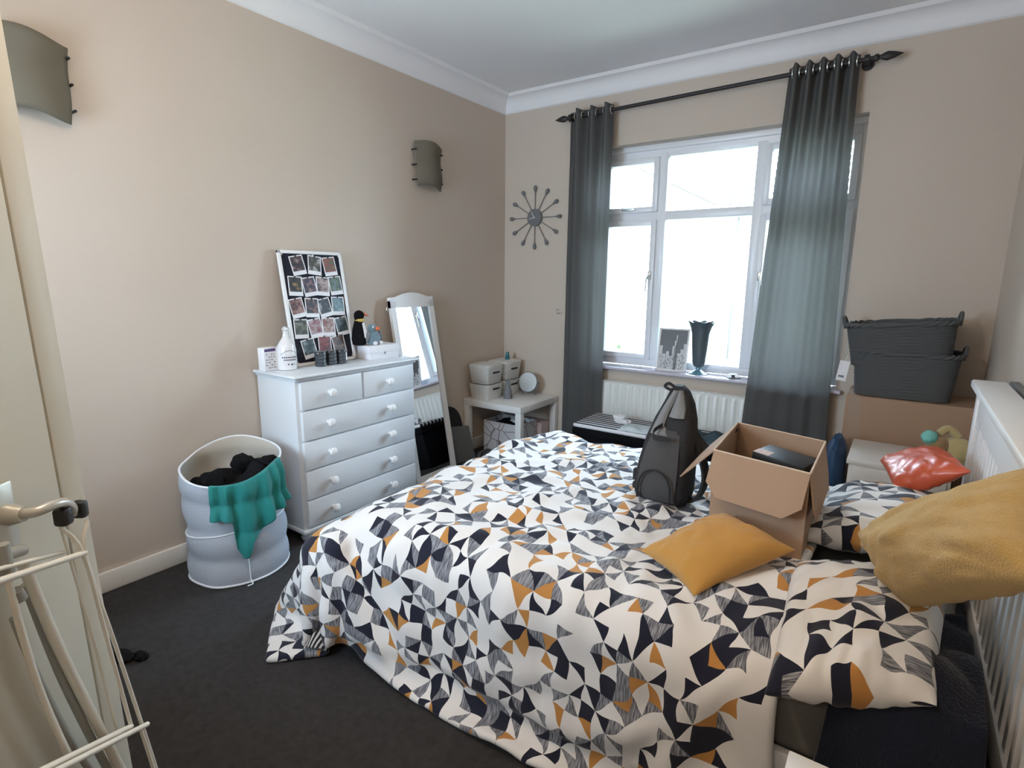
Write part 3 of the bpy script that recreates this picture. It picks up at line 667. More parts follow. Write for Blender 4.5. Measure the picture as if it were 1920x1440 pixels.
bm = bmesh.new(); lathe(bm, [(.012, 0), (.016, .004), (.016, .014), (.008, .02)], c=(bx, by_, DZ+.205), n=20); add('stopper', bm, M['ceramic'], t)
bm = T(smooth_path([(bx, by_-.016, DZ+.19), (bx+.006, by_-.02, DZ+.215), (bx, by_, DZ+.229), (bx+.006, by_+.02, DZ+.215), (bx+.012, by_+.022, DZ+.18), (bx+.016, by_+.016, DZ+.165)]), .0016, 6); add('wire_bail', bm, M['metal'], t)
bm = bmesh.new()
def onb(a0, a1, z, h, curve=0):
    n_ = 10; r = .0497; rows_ = []
    for k in range(n_+1):
        a = R(a0+(a1-a0)*k/n_); zz = z+curve*math.sin(math.pi*k/n_)
        rows_.append([Vector((bx+r*math.cos(a), by_+r*math.sin(a), DZ+zz+dz)) for dz in (0, h)])
    ring_loft(bm, rows_, closed=False)
onb(-70, 40, .082, .0025, .022)
for k in range(9): onb(-62+k*11, -55+k*11, .066, .007)
for k in range(8): onb(-52+k*10, -45+k*10, .053, .006)
onb(-30, -22, .03, .007); onb(-10, 0, .028, .009); onb(8, 14, .03, .006)
add('lettering', bm, M['ink'], t, fixn=False)
def jar(x, y, label, r=.030, h=.078):
    t = thing('candle_jar', label, 'jar', (x, y, DZ), group='small ribbed glass jars before the pinboard'); bm = bmesh.new(); n = 36; rings = []
    for z, q in ((0, .9), (.004, 1), (.02, 1), (.0215, .93), (.024, 1), (.04, 1), (.0415, .93), (.044, 1), (.060, 1), (.0615, .93), (.064, 1), (h-.002, 1), (h, .96)):
        rings.append([Vector((x+r*q*(1+.035*math.cos(12*2*math.pi*k/n))*math.cos(2*math.pi*k/n), y+r*q*(1+.035*math.cos(12*2*math.pi*k/n))*math.sin(2*math.pi*k/n), DZ+z)) for k in range(n)])
    ring_loft(bm, rings); add('body', bm, M['glassdark'], t)
    bm = bmesh.new(); lathe(bm, [(.7*r, 0), (.9*r, .003), (.9*r, .006), (.3*r, .008)], c=(x, y, DZ+h), n=24); add('lid', bm, M['grey'], t)
jar(.195, -1.995, 'small ribbed smoky glass jar, leftmost of the three before the pinboard')
jar(.195, -1.925, 'small ribbed black jar, middle of the three before the pinboard')
jar(.200, -1.860, 'small ribbed dark jar with a pale stripe, rightmost of the three before the pinboard')
bm = B(.17+.062, .17+.0635, -1.852, -1.846, DZ+.02, DZ+.065); 
_l = [o for o in bpy.data.objects if o.name.startswith('candle_jar')][-1]
add('pale_stripe', bm, M['card'], _l)
t = thing('storage_carton', 'flat white cardboard box under the two toy penguins', 'box', (.17, -1.555, DZ))
mm = Mloc(.17, -1.575, DZ, R(-6))
add('body', box(bmesh.new(), -.085, .085, -.105, .105, 0.0005, .078, bev=.002, M=mm), M['card'], t)
add('lid', box(bmesh.new(), -.088, .088, -.108, .108, .040, .083, bev=.002, M=mm), M['card'], t)
add('tab', box(bmesh.new(), .0885, .0895, -.004, .004, .030, .045, M=mm), M['grey'], t)
BT = DZ+.0835
def stack_loft(c, rows_, n=24, M_=None, e=2):
    bm = bmesh.new(); rings = []
    for dx, dy, z, rx, ry in rows_:
        rg = superring((dx, dy, z), rx, ry, n, e)
        rings.append([(M_ @ p if M_ else p)+Vector(c) for p in rg])
    ring_loft(bm, rings); return bm
t = thing('toy_penguin', 'black and white plush penguin with a red beak, looking right beside the pinboard', 'plush toy', (.15, -1.645, BT))
c = (.15, -1.685, BT)
add('body', stack_loft(c, [(0, 0, 0, .02, .025), (0, 0, .006, .036, .04), (0, 0, .04, .042, .046), (0, 0, .09, .036, .040), (0, 0, .13, .026, .03), (0, .002, .152, .022, .025), (0, .004, .165, .026, .03), (0, .006, .185, .027, .033), (0, .005, .2, .018, .022), (0, .005, .207, .004, .005)]), M['blackcloth'], t)
add('belly', stack_loft(c, [(.004, .018, .01, .024, .02), (.008, .022, .05, .036, .033), (.008, .018, .09, .031, .03), (.006, .012, .13, .021, .021), (.004, .01, .142, .012, .012)]), M['pwhite'], t, label='white belly')
bm = bmesh.new(); lathe(bm, [(.024, -.008), (.029, 0), (.024, .010)], c=(.153, -1.681, BT+.148), n=20); add('collar', bm, M['pyellow'], t, label='yellow neck band')
add('beak', T([(.156, -1.655, BT+.184), (.160, -1.635, BT+.178), (.163, -1.617, BT+.172)], [.011, .007, .002], 10), M['red'], t, label='red beak')
add('wing', stack_loft((.182, -1.710, BT+.03), [(0, 0, 0, .005, .006), (0, 0, .03, .008, .014), (0, 0, .07, .008, .016), (0, 0, .1, .005, .008)]), M['blackcloth'], t)
t = thing('toy_bird', 'blue grey plush chick with an orange beak, sitting on the white carton', 'plush toy', (.19, -1.565, BT)); c = (.19, -1.608, BT)
add('body', stack_loft(c, [(0, 0, 0, .022, .026), (0, 0, .01, .036, .042), (0, 0, .04, .036, .044), (0, 0, .07, .026, .034), (0, 0, .085, .014, .02)]), M['bluegrey'], t)
bm = bmesh.new(); blob(bm, (.19, -1.616, BT+.100), (.027, .030, .026)); add('head', bm, M['bluegrey'], t)
bm = bmesh.new(); blob(bm, (.218, -1.602, BT+.098), (.013, .015, .011)); add('beak', bm, M['orange'], t, label='orange beak')
bm = bmesh.new(); blob(bm, (.211, -1.628, BT+.108), (.006, .007, .007)); add('eye', bm, M['pwhite'], t)
bm = bmesh.new(); blob(bm, (.2145, -1.628, BT+.108), (.003, .0035, .0035)); add('pupil', bm, M['black'], t)
for s, yy in ((-1, -1.650), (1, -1.566)):
    add('wing', stack_loft((.195, yy, BT+.022), [(0, s*.014, 0, .006, .008), (0, s*.006, .025, .01, .014), (0, 0, .05, .008, .012), (0, 0, .06, .004, .006)]), M['grey'], t)
for yy in (-1.625, -1.585):
    bm = bmesh.new(); blob(bm, (.222, yy, BT+.012), (.018, .013, .012)); add('foot', bm, M['pwhite'], t)

# ---------------------------------------------------------------- tall leaning mirror and things behind it
t = thing('standing_mirror', 'tall white framed mirror with arched top, leaning beside the chest of drawers', 'mirror', (.2, -1.153, 0))
ma, mb = -1.353, -.95
def mp_(u, h, off=0):
    x = .262+(.045-.262)*h/1.275; return Vector((x, ma+(mb-ma)*u, h))+Vector((.986, 0, .168))*off
def mbox(bm, u0, u1, h0, h1, o0, o1):
    rg = lambda h: [mp_(u0, h, o0), mp_(u1, h, o0), mp_(u1, h, o1), mp_(u0, h, o1)]
    return ring_loft(bm, [rg(h0), rg(h1)])
bm = bmesh.new(); mbox(bm, 0, .11, 0, 1.24, -.012, .012); add('stile', bm, M['white'], t)
bm = bmesh.new(); mbox(bm, .89, 1, 0, 1.24, -.012, .012); add('stile', bm, M['white'], t)
bm = bmesh.new(); n_ = 16; rg = []
for o_ in (-.012, .012):
    rg.append([mp_(k/n_, 1.262+.030*max(0, math.sin(math.pi*min(1, max(0, (k/n_-.12)/.76))))**1.0, o_) for k in range(n_+1)]+[mp_(1, 1.195, o_), mp_(0, 1.195, o_)])
ring_loft(bm, rg); add('arched_rail', bm, M['white'], t)
bm = bmesh.new(); mbox(bm, 0, 1, .02, .07, -.011, .011); add('bottom_rail', bm, M['white'], t)
bm = bmesh.new(); mbox(bm, .10, .90, .06, 1.20, .001, .004); add('mirror_glass', bm, M['mirror'], t, smooth=False)
bm = bmesh.new()
tube(bm, [(mp_(-.03, 1.2).x-.005, ma-.012+.011*math.cos(a*math.pi/6), 1.19+.011*math.sin(a*math.pi/6)) for a in range(12)], .0025, 6, closed=True); add('hanging_ring', bm, M['metal'], t)
bm = bmesh.new(); rg = [[Vector((x, -.80+.0*x+.17*math.cos(a)*1.0, .20+.22*math.sin(a)+0)) for a in [math.pi*k/14 for k in range(29)][:28]] for x in (.03, .075)]
ring_loft(bm, rg); bmesh.ops.translate(bm, vec=(0, -.02, .02), verts=bm.verts); tag(add('round_case', bm, M['packblack']), 'black rounded case standing between the tall mirror and the side table', 'case')
bm = bmesh.new(); ring_loft(bm, [[Vector(p) for p in ((.085, -.98, .0), (.17, -.62, .0), (.15, -.68, .28), (.10, -.90, .30))], [Vector(p)+Vector((.012, -.003, .002)) for p in ((.085, -.98, 0), (.17, -.62, 0), (.15, -.68, .28), (.10, -.90, .30))]])
tag(add('grey_board', bm, M['grey'], smooth=False), 'grey panel propped against the black case beside the tall mirror', 'panel')

# ---------------------------------------------------------------- side table in the corner
t = thing('side_table', 'square white side table in the corner left of the window', 'side table', (.28, -.28, 0))
add('top', B(.005, .555, -.555, -.005, .40, .45, bev=.002), M['whitelam'], t)
for x in (.005, .505):
    for y in (-.555, -.055): add('leg', B(x, x+.05, y, y+.05, 0, .40, bev=.002), M['whitelam'], t)
def wbox(name, x0, x1, y0, y1, z0, z1, lid, label, rot=0):
    cx, cy = (x0+x1)/2, (y0+y1)/2; t = thing(name, label, 'storage box', (cx, cy, z0), rot, group='white woven storage boxes with lids')
    hx, hy = (x1-x0)/2, (y1-y0)/2; H = z1-z0
    bm = bmesh.new(); rg = [superring((0, 0, z), hx*k, hy*k, 40, 6) for z, k in ((0.0005, .84), (.006, .87), (H*.8, .98), (H-.012, .985), (H-.012, 1.0), (H, 1.0), (H, .96), (.008, .84))]
    ring_loft(bm, rg); add('body', bm, M['woven'], t, local=True)
    bm = B(hx*.965, hx*.995, -hy*.4, hy*.4, H*.64, H*.76, bev=.006); add('handle_slot', bm, M['black'], t, local=True)
    bm = B(-hx*.35, hx*.35, -hy*1.0, -hy*.965, H*.64, H*.76, bev=.006); 
    bm.free()
    if lid:
        bm = bmesh.new(); rg = [superring((0, 0, z), hx*k, hy*k, 40, 6) for z, k in ((H, 1.02), (H+.012, 1.03), (H+.022, .97), (H+.024, .9))]; ring_loft(bm, rg); add('lid', bm, M['woven'], t, local=True)
wbox('storage_box', .030, .235, -.535, -.315, .45, .575, 0, 'white woven lidless storage box, lower front one on the side table')
wbox('storage_box', .030, .235, -.535, -.315, .577, .705, 1, 'white woven storage box with lid, upper front one on the side table')
wbox('storage_box', .030, .235, -.290, -.060, .45, .575, 0, 'white woven storage box, lower rear one on the side table, behind the grey bottle')
wbox('storage_box', .030, .235, -.290, -.060, .577, .705, 1, 'white woven storage box with lid, upper rear one carrying the teal glass')
bm = bmesh.new(); lathe(bm, [(.019, 0), (.021, .004), (.013, .055), (.011, .062)], c=(.135, -.14, .7295), n=20); tag(add('tealight_glass', bm, M['teal_glass']), 'small teal glass on the rear storage box', 'glass')
bm = bmesh.new(); rg = [superring((.282, -.335, .4505+z), k, k, 24, 4, R(20)) for z, k in ((0, .033), (.02, .032), (.09, .022), (.125, .017), (.15, .019), (.152, .014))]; ring_loft(bm, rg); tag(add('grey_bottle', bm, mat('mottled_grey_bottle', (.17, .175, .19), .5, noise_amt=.5, nscale=80)), 'mottled grey bottle standing between the storage boxes and the round mirror', 'bottle')
t = thing('vanity_mirror', 'small round tabletop mirror with a dark rim on the side table', 'mirror', (.345, -.14, .45))
vc = Vector((.345, -.14, .56)); vn = Vector((.12, -.97, .22)).normalized(); q = vn.to_track_quat('Z', 'Y').to_matrix().to_4x4(); vm = Matrix.Translation(vc) @ q
bm = bmesh.new(); lathe(bm, [(.078, -.006), (.084, -.004), (.085, .004), (.079, .007)], n=40, M=vm); add('rim', bm, M['grey'], t)
bm = bmesh.new(); lathe(bm, [(.0785, .0068), (.0785, .0082)], n=40, M=vm); add('mirror_glass', bm, M['vanity'], t)
s_ = Vector((.99, .12, 0)); bm = bmesh.new()
tube(bm, [vc+s_*(.089*math.cos(a))+Vector((0, 0, .089*math.sin(a))) for a in [R(180+9*k) for k in range(21)]], .0035, 8)
for k in (-1, 1): tube(bm, [vc+s_*(.05*k)+Vector((0, 0, -.075)), vc+s_*(.055*k)+Vector((0, 0, -.1055))-Vector((vn.x, vn.y, 0))*.02], .005, 8)
for k in (-1, 1): lathe(bm, [(.008, -.008), (.008, .006)], n=10, M=Matrix.Translation(vc+s_*(.090*k)) @ s_.to_track_quat('Z', 'Y').to_matrix().to_4x4())
add('stand', bm, M['grey'], t)
t = thing('storage_crate', 'white crate with dark vein pattern on the floor under the side table', 'crate', (.27, -.30, 0))
bm = bmesh.new(); box(bm, .12, .46, -.44, -.43, .0005, .27); box(bm, .12, .46, -.19, -.18, .0005, .27); box(bm, .12, .13, -.43, -.19, .0005, .27); box(bm, .45, .46, -.43, -.19, .0005, .27); box(bm, .13, .45, -.43, -.19, .0005, .01); add('body', bm, M['veined'], t)
bm = bmesh.new(); blob(bm, (.29, -.31, .215), (.14, .10, .05), 3, .5); add('contents', bm, M['blackcloth'], t)
bm = bmesh.new(); blob(bm, (.33, -.30, .262), (.05, .04, .018), 3, .5); add('pale_cloth', bm, M['pwhite'], t)
tag(add('pink_box', B(.12, .50, -.165, -.03, .0005, .24, bev=.003), M['pink']), 'pale pink cardboard box behind the veined crate under the side table', 'box')

# ---------------------------------------------------------------- striped bench under the window
t = thing('storage_bench', 'long black storage bench with a black and white striped lid below the radiator', 'bench', (1.5, -.32, 0))
add('body', B(.98, 2.06, -.50, -.135, .0005, .315, bev=.006), M['blackcloth'], t)
bm = B(.97, 2.07, -.512, -.13, .368, .398, bev=.012, seg=3); uvl = None
add('striped_lid', bm, stripes('bench_stripes', (.78, .78, .80), (.012, .012, .02), 1/.046, axis=1, coord='Object', duty=-.25), t)
add('lid_side', B(.968, 2.072, -.516, -.128, .316, .367, bev=.006), M['blackcloth'], t)
bm = bmesh.new(); blob(bm, (1.235, -.29, .425), (.045, .04, .03), 3, .6); blob(bm, (1.27, -.33, .413), (.05, .03, .018), 3, .6); tag(add('socks', bm, M['pwhite']), 'balled white socks on the striped bench', 'socks')
def clothpatch(x0, x1, y0, y1, z, amp, n=26, seed=0, th=.006, fr=9, fall=None):
    bm = bmesh.new(); rows_ = []
    for j in range(n+1):
        row = []
        for i in range(n+1):
            u, v = i/n, j/n; x = x0+(x1-x0)*u; y = y0+(y1-y0)*v
            p = Vector((x*fr, y*fr, seed)); k = abs(noise.noise(p))+.5*abs(noise.noise(p*2.1)); e = min(1, 4*min(u, 1-u, v, 1-v))
            xx = x+.03*noise.noise(Vector((v*3, seed, 0)))*(1-2*abs(u-.5) if 0 else 1)
            yy = y+.03*noise.noise(Vector((u*3, seed+5, 0)))
            zz = z+amp*k*e+.004
            if fall: zz += fall(xx, yy)
            row.append(bm.verts.new((xx, yy, zz)))
        rows_.append(row)
    for a, b in zip(rows_, rows_[1:]):
        for i in range(n): bm.faces.new((a[i], a[i+1], b[i+1], b[i]))
    return bm
o = add('folded_cloth', clothpatch(1.30, 1.55, -.50, -.28, .396, .03, seed=3), mat('pale_blue_cloth', (.60, .68, .72), .9), angle=90); o.modifiers.new('t', 'SOLIDIFY').thickness = .004; tag(o, 'pale blue crumpled cloth on the striped bench behind the backpack', 'cloth')
o = add('dark_garment', clothpatch(1.68, 2.02, -.49, -.22, .396, .07, seed=8), mat('slate_blue_cloth', (.035, .06, .075), .9), angle=90); o.modifiers.new('t', 'SOLIDIFY').thickness = .004; tag(o, 'dark slate garment heaped on the right end of the striped bench', 'garment')

# ---------------------------------------------------------------- on the sill
t = thing('skyline_print', 'small white framed black and white city skyline picture on the window sill', 'picture', (1.46, .03, .745))
pm = Matrix.Translation((1.462, .020, OZ0+.001)) @ Matrix.Rotation(R(5), 4, 'Z') @ Matrix.Rotation(R(-12), 4, 'X')
bm = bmesh.new(); fw, fh, ft = .215, .31, .012
for a in ((-fw/2, fw/2, fh-ft, fh), (-fw/2, fw/2, 0, ft), (-fw/2, -fw/2+ft, 0, fh), (fw/2-ft, fw/2, 0, fh)): box(bm, a[0], a[1], 0, .014, a[2], a[3], bev=.002, M=pm)
add('frame', bm, M['white'], t); add('picture', box(bmesh.new(), -fw/2+.008, fw/2-.008, .006, .012, .008, fh-.008, M=pm), mat('print_grey_sky', (.10, .105, .11), .4), t)
bm = bmesh.new(); random.seed(3)
for (x, w2, h) in ((-.085, .022, .17), (-.06, .025, .11), (-.035, .02, .13), (-.012, .024, .10), (.012, .03, .17), (.018, .018, .21), (.0225, .008, .25), (.045, .022, .12), (.068, .024, .15), (.085, .02, .19)):
    box(bm, x-w2/2, x+w2/2, .0045, .006, .012, .012+h, M=pm)
add('towers', bm, mat('print_white', (.62, .63, .64), .5), t)
bm = bmesh.new()
for k in range(150):
    x = random.uniform(-.092, .090); z = random.uniform(.016, .115); box(bm, x, x+.0035, .0036, .0045, z, z+.006, M=pm)
add('dark_windows', bm, mat('print_dark', (.05, .055, .06), .5), t)
t = thing('vase', 'smoky fluted glass vase with a flared rim and blue foot on the window sill', 'vase', (1.655, .04, OZ0)); vx, vy = 1.655, .035
bm = bmesh.new(); n_ = 40; rg = []
for z, r in ((.045, .018), (.055, .034), (.08, .044), (.15, .050), (.22, .056), (.28, .060), (.32, .070), (.35, .084), (.365, .094)):
    fl = .0 if z < .3 else (z-.3)*.09; rg.append([Vector((vx+(r+fl*math.cos(8*2*math.pi*k/n_))*math.cos(2*math.pi*k/n_), vy+(r+fl*math.cos(8*2*math.pi*k/n_))*math.sin(2*math.pi*k/n_)*.75, OZ0+z+fl*math.cos(8*2*math.pi*k/n_))) for k in range(n_)])
rg += [[(p-Vector((vx, vy, 0)))*.94+Vector((vx, vy, .06*p.z)) if 0 else Vector((vx+(p.x-vx)*.93, vy+(p.y-vy)*.93, p.z)) for p in r_] for r_ in rg[::-1][:-1]]
ring_loft(bm, rg); add('bowl', bm, M['vase'], t)
bm = bmesh.new(); lathe(bm, [(.070, 0.0005), (.070, .004), (.045, .016), (.018, .03), (.016, .046)], c=(vx, vy, OZ0), n=32); add('foot', bm, M['vasefoot'], t, label='pale blue foot')
bm = bmesh.new(); lathe(bm, [(.012, 0), (.014, .004), (.008, .012), (.014, .02), (.03, .024), (.032, .028)], c=(1.90, .005, OZ0), n=20); box(bm, 1.86, 1.945, -.02, .03, OZ0+.0005, OZ0+.006, bev=.002)
tag(add('small_dish', bm, M['grey']), 'small dark stand with a flat base at the right end of the window sill', 'dish')

# ---------------------------------------------------------------- laundry hamper and clothes
HX, HY = .262, -2.565
def hr(a, z):                                                  # radius of the soft hamper wall
    return .208+.012*noise.noise(Vector((math.cos(a)*1.5, math.sin(a)*1.5, z*6)))+.012*abs(math.sin(z*2*math.pi/.28+.4))*1
def rimz(a): return .54+.05*math.cos(a-R(135))+.008*math.sin(3*a)
t = thing('laundry_hamper', 'white mesh pop up laundry hamper on the carpet in front of the chest', 'laundry hamper', (HX, HY, 0))
def hwall(inner, z0, mt, name):
    bm = bmesh.new(); rg = []
    for j in range(31):
        v = j/30; row = []
        for k in range(72):
            a = 2*math.pi*k/72; z = .002+v*(rimz(a)-.002)
            if z < z0: z = z0
            rr = hr(a, z)-(inner); row.append(Vector((HX+rr*math.cos(a), HY+rr*math.sin(a), z)))
        rg.append(row)
    ring_loft(bm, rg, cap=False)
    bm.faces.new([v for v in bm.verts[:72]][::-1])
    return add(name, bm, mt, t)
hwall(0, 0, M['hamper'], 'mesh_wall'); hwall(.006, .01, M['lining'], 'lining')
def hring(zf, name, r=.005):
    bm = T([(HX+(hr(a, zf(a))+.002)*math.cos(a), HY+(hr(a, zf(a))+.002)*math.sin(a), zf(a)) for a in [2*math.pi*k/72 for k in range(72)]], r, 8, closed=True); add(name, bm, M['piping'], t)
hring(rimz, 'rim'); hring(lambda a: .007, 'base_ring'); hring(lambda a: .25+.03*math.sin(a+1), 'spiral_wire', .0035)
bm = bmesh.new(); a = R(-18); tube(bm, [(HX+(hr(a, z)+.003)*math.cos(a+.0), HY+(hr(a, z)+.003)*math.sin(a), z) for z in [.01+.02*k for k in range(23)]], .003, 6)
tube(bm, smooth_path([(HX+.216*math.cos(a), HY+.216*math.sin(a), .02), (HX+.235*math.cos(a), HY+.225*math.sin(a), .008), (HX+.25*math.cos(a-.1), HY+.24*math.sin(a-.1), .012)]), .003, 6); add('seam_ribbon', bm, M['piping'], t)
bm = bmesh.new(); rg = []
for j in range(14):
    q = j/13; row = []
    for k in range(48):
        a = 2*math.pi*k/48; rr = .192*math.cos(q*math.pi/2)**.6+.0005
        row.append(Vector((HX+rr*math.cos(a), HY+rr*math.sin(a), .40+.07*math.sin(q*math.pi/2)+.05*noise.noise(Vector((rr*math.cos(a)*11, rr*math.sin(a)*11, 2)))+(.05*max(0, math.cos(a-R(40))) if rr > .1 else 0))))
    rg.append(row)
ring_loft(bm, rg); blob(bm, (.30, -2.68, .475), (.055, .05, .045), 3, .4); blob(bm, (.22, -2.49, .495), (.06, .05, .045), 3, .4); blob(bm, (.355, -2.43, .51), (.04, .05, .035), 3, .3)
tag(add('black_laundry', bm, M['blackcloth']), 'heap of black clothes inside the white laundry hamper', 'clothes')
bm = bmesh.new(); nu, nv = 90, 40; rows_ = []
A0, A1 = R(-52), R(38)
def hem(u):
    pts_ = ((0, .34), (.20, .335), (.235, .325), (.25, .20), (.31, .14), (.37, .15), (.42, .22), (.55, .25), (.70, .31), (.85, .34), (1, .36))
    for (a, b), (c, d) in zip(pts_, pts_[1:]):
        if u <= c: return b+(d-b)*(u-a)/(c-a)
    return .36
for j in range(nv+1):
    v = j/nv; row = []
    for i in range(nu+1):
        u = i/nu; a = A0+(A1-A0)*u; rzv = rimz(a)+.010
        if v < .15:
            k = v/.15; rr = hr(a, rzv)-.035*(1-k)+.006; z = rzv-.03*(1-k)**2
        else:
            k = (v-.15)/.85; z = rzv+(hem(u)-rzv)*k
            fold = .013*math.sin(u*34+math.sin(u*7)*2)*min(1, (u)*4)*(0.4+k) + .006*noise.noise(Vector((u*14, k*3, 0)))
            rr = hr(a, z)+.014+.012*k+fold+.010*k
        row.append(bm.verts.new((HX+rr*math.cos(a), HY+rr*math.sin(a), z)))
    rows_.append(row)
for a_, b_ in zip(rows_, rows_[1:]):
    for i in range(nu): bm.faces.new((a_[i], a_[i+1], b_[i+1], b_[i]))
o = add('teal_garment', bm, M['teal'], angle=120); o.modifiers.new('t', 'SOLIDIFY').thickness = .003; tag(o, 'teal jersey garment draped over the rim of the laundry hamper', 'garment')

# ---------------------------------------------------------------- bed
t = thing('bed', 'white wooden double bed with a slatted headboard against the right wall', 'bed', (2.1, -1.9, 0))
HB0, HB1 = -1.17, -2.70
bm = bmesh.new(); box(bm, 3.056, 3.080, HB1+.05, HB0-.05, .885, 1.006, bev=.003)
box(bm, 3.056, 3.080, HB0-.10, HB0-.05, .865, .887, bev=.003); box(bm, 3.056, 3.080, HB1+.05, HB0-.05, .36, .44, bev=.003)
hb = add('headboard', bm, M['white'], t)
for y in (HB0, HB1+.055): add('post', B(3.05, 3.092, y-.055, y, 0, 1.005, bev=.004), M['white'], hb)
add('cap', B(3.03, 3.135, HB1-.03, HB0+.02, 1.005, 1.035, bev=.007), M['white'], hb)
y = HB0-.115
while y > HB1+.09:
    add('slat', B(3.062, 3.072, y-.030, y, .44, .887, bev=.002), M['white'], hb); y -= .068
for y in (-1.20, -2.595): add('side_rail', B(1.15, 3.05, y-.0125, y+.0125, .20, .33, bev=.004), M['white'], t)
add('foot_rail', B(1.13, 1.16, -2.60, -1.19, .20, .33, bev=.004), M['white'], t)
for x, y in ((1.13, -2.60), (1.13, -1.24)): add('leg', B(x, x+.055, y, y+.055, 0, .33, bev=.004), M['white'], t)
tag(add('mattress', B(1.16, 3.015, -2.58, -1.215, .30, .488, bev=.045, seg=4), M['sheet']), 'double mattress under a grey fitted sheet, showing at the near side of the bed', 'mattress')

def cushion(name, A, Bc, Cc, D, thick, mt, label, cat, seed=0, pinch=.06, wr=.01, up=None, n=34, uvs=None, parent=None, flat=.35):
    """puffy cushion through four corners, seam round the edge"""
    A, Bc, Cc, D = map(Vector, (A, Bc, Cc, D)); nrm = (Cc-A).cross(D-Bc).normalized()
    if up is not None and nrm.dot(Vector(up)) < 0: nrm = -nrm
    bm = bmesh.new(); uvl = bm.loops.layers.uv.new('UVMap'); grid = {}
    w_, h_ = ((Bc-A).length+(Cc-D).length)/2, ((D-A).length+(Cc-Bc).length)/2; cen = (A+Bc+Cc+D)/4
    for s in (1, -1):
        for j in range(n+1):
            for i in range(n+1):
                u, v = i/n, j/n
                if s == -1 and (i in (0, n) or j in (0, n)): grid[s, i, j] = grid[1, i, j]; continue
                p = A*(1-u)*(1-v)+Bc*u*(1-v)+Cc*u*v+D*(1-u)*v
                a, b = 2*u-1, 2*v-1
                k = 1-pinch*(1-abs(a)**2.5)*abs(b)**3-pinch*(1-abs(b)**2.5)*abs(a)**3
                p = cen+(p-cen)*k
                h = max(0, (1-abs(a)**2.3)*(1-abs(b)**2.3))**.55
                nz = noise.noise(Vector((u*3+seed, v*3, seed*1.7)))*.6+abs(noise.noise(Vector((u*5+seed, v*5, 3+seed))))
                edge = (1-h); cr = abs(noise.noise(Vector((math.atan2(b, a)*3.2, seed, .3))))*edge
                hh = thick*.5*h*(1 if s == 1 else flat*2)+(wr*nz+wr*1.6*cr)*min(1, h*2.5)
                grid[s, i, j] = bm.verts.new(p+nrm*s*hh)
    for s in (1, -1):
        for j in range(n):
            for i in range(n):
                vs = [grid[s, i, j], grid[s, i+1, j], grid[s, i+1, j+1], grid[s, i, j+1]]
                f_ = bm.faces.new(vs if s == 1 else vs[::-1])
                co = [(i, j), (i+1, j), (i+1, j+1), (i, j+1)]
                if s == -1: co = co[::-1]
                for lp, (a, b) in zip(f_.loops, co): lp[uvl].uv = (a/n*w_+seed, b/n*h_+seed*.7)
    o = add(name, bm, mt, parent, angle=180); s2 = o.modifiers.new('sub', 'SUBSURF'); s2.levels = 1; s2.render_levels = 1
    if parent is None: tag(o, label, cat)
    return o
ZT = .535
cushion('pillow', (2.585, -2.03, .60), (2.625, -1.40, .58), (3.00, -1.36, .61), (2.985, -1.99, .66), .16, M['printp'], 'triangle patterned pillow at the far side of the bed under the orange bag', 'pillow', seed=2, up=(0, 0, 1), wr=.02)
cushion('pillow', (2.635, -2.71, .53), (2.595, -2.14, .575), (2.985, -2.06, .63), (2.935, -2.60, .575), .17, M['printp'], 'triangle patterned pillow at the near side of the bed under the large mustard cushion', 'pillow', seed=5, up=(0, 0, 1), wr=.026)
cushion('mustard_cushion', (2.195, -2.315, .562), (2.415, -2.475, .562), (2.625, -2.225, .66), (2.40, -2.13, .68), .13, M['mustard'], 'mustard cotton cushion lying on the duvet against the open cardboard carton', 'cushion', seed=8, up=(0, 0, 1), wr=.010, flat=.2, pinch=.10)
cushion('mustard_cushion', (2.76, -2.10, .695), (2.872, -2.36, .645), (3.012, -2.80, .965), (3.018, -2.50, 1.07), .17, M['mustard2'], 'large pale mustard cushion propped on the near pillow against the headboard', 'cushion', seed=11, up=(-1, -.3, .5), wr=.022, pinch=.03)

# navy fleece over the near head end of the bed
bm = bmesh.new(); rows_ = []; nu, nv = 60, 60
for j in range(nv+1):
    v = j/nv; row = []
    for i in range(nu+1):
        u = i/nu; y = -2.12-.86*v; x0_ = 2.735-.02*math.sin(v*9)-.10*max(0, .5-v)+.05*max(0, v-.6); x = x0_+(3.012-x0_)*u
        top = .530+.05*abs(noise.noise(Vector((x*6, y*6, 1))))+.06*math.exp(-((x-2.95)**2+(y+2.45)**2)/.02)
        k = max(0, (-2.60-y)/.36); z = top if k <= 0 else top-(.46*k**1.25)
        yy = y if k <= 0 else -2.60-.10*(1-math.exp(-k*3))-.02*noise.noise(Vector((x*12, k*3, 5)))
        if k > 0: z = .53-.50*k+.05*(1-k)*abs(noise.noise(Vector((x*6, y*6, 1))))
        e = min(1, 6*u); z = .505+(z-.505)*e if k <= 0 else z
        row.append(bm.verts.new((x, yy, z)))
    rows_.append(row)
for a_, b_ in zip(rows_, rows_[1:]):
    for i in range(nu): bm.faces.new((a_[i], a_[i+1], b_[i+1], b_[i]))
o = add('navy_blanket', bm, M['navy'], angle=120); s = o.modifiers.new('t', 'SOLIDIFY'); s.thickness = .012; tag(o, 'dark navy fleece blanket heaped below the near pillow beside the headboard', 'blanket')

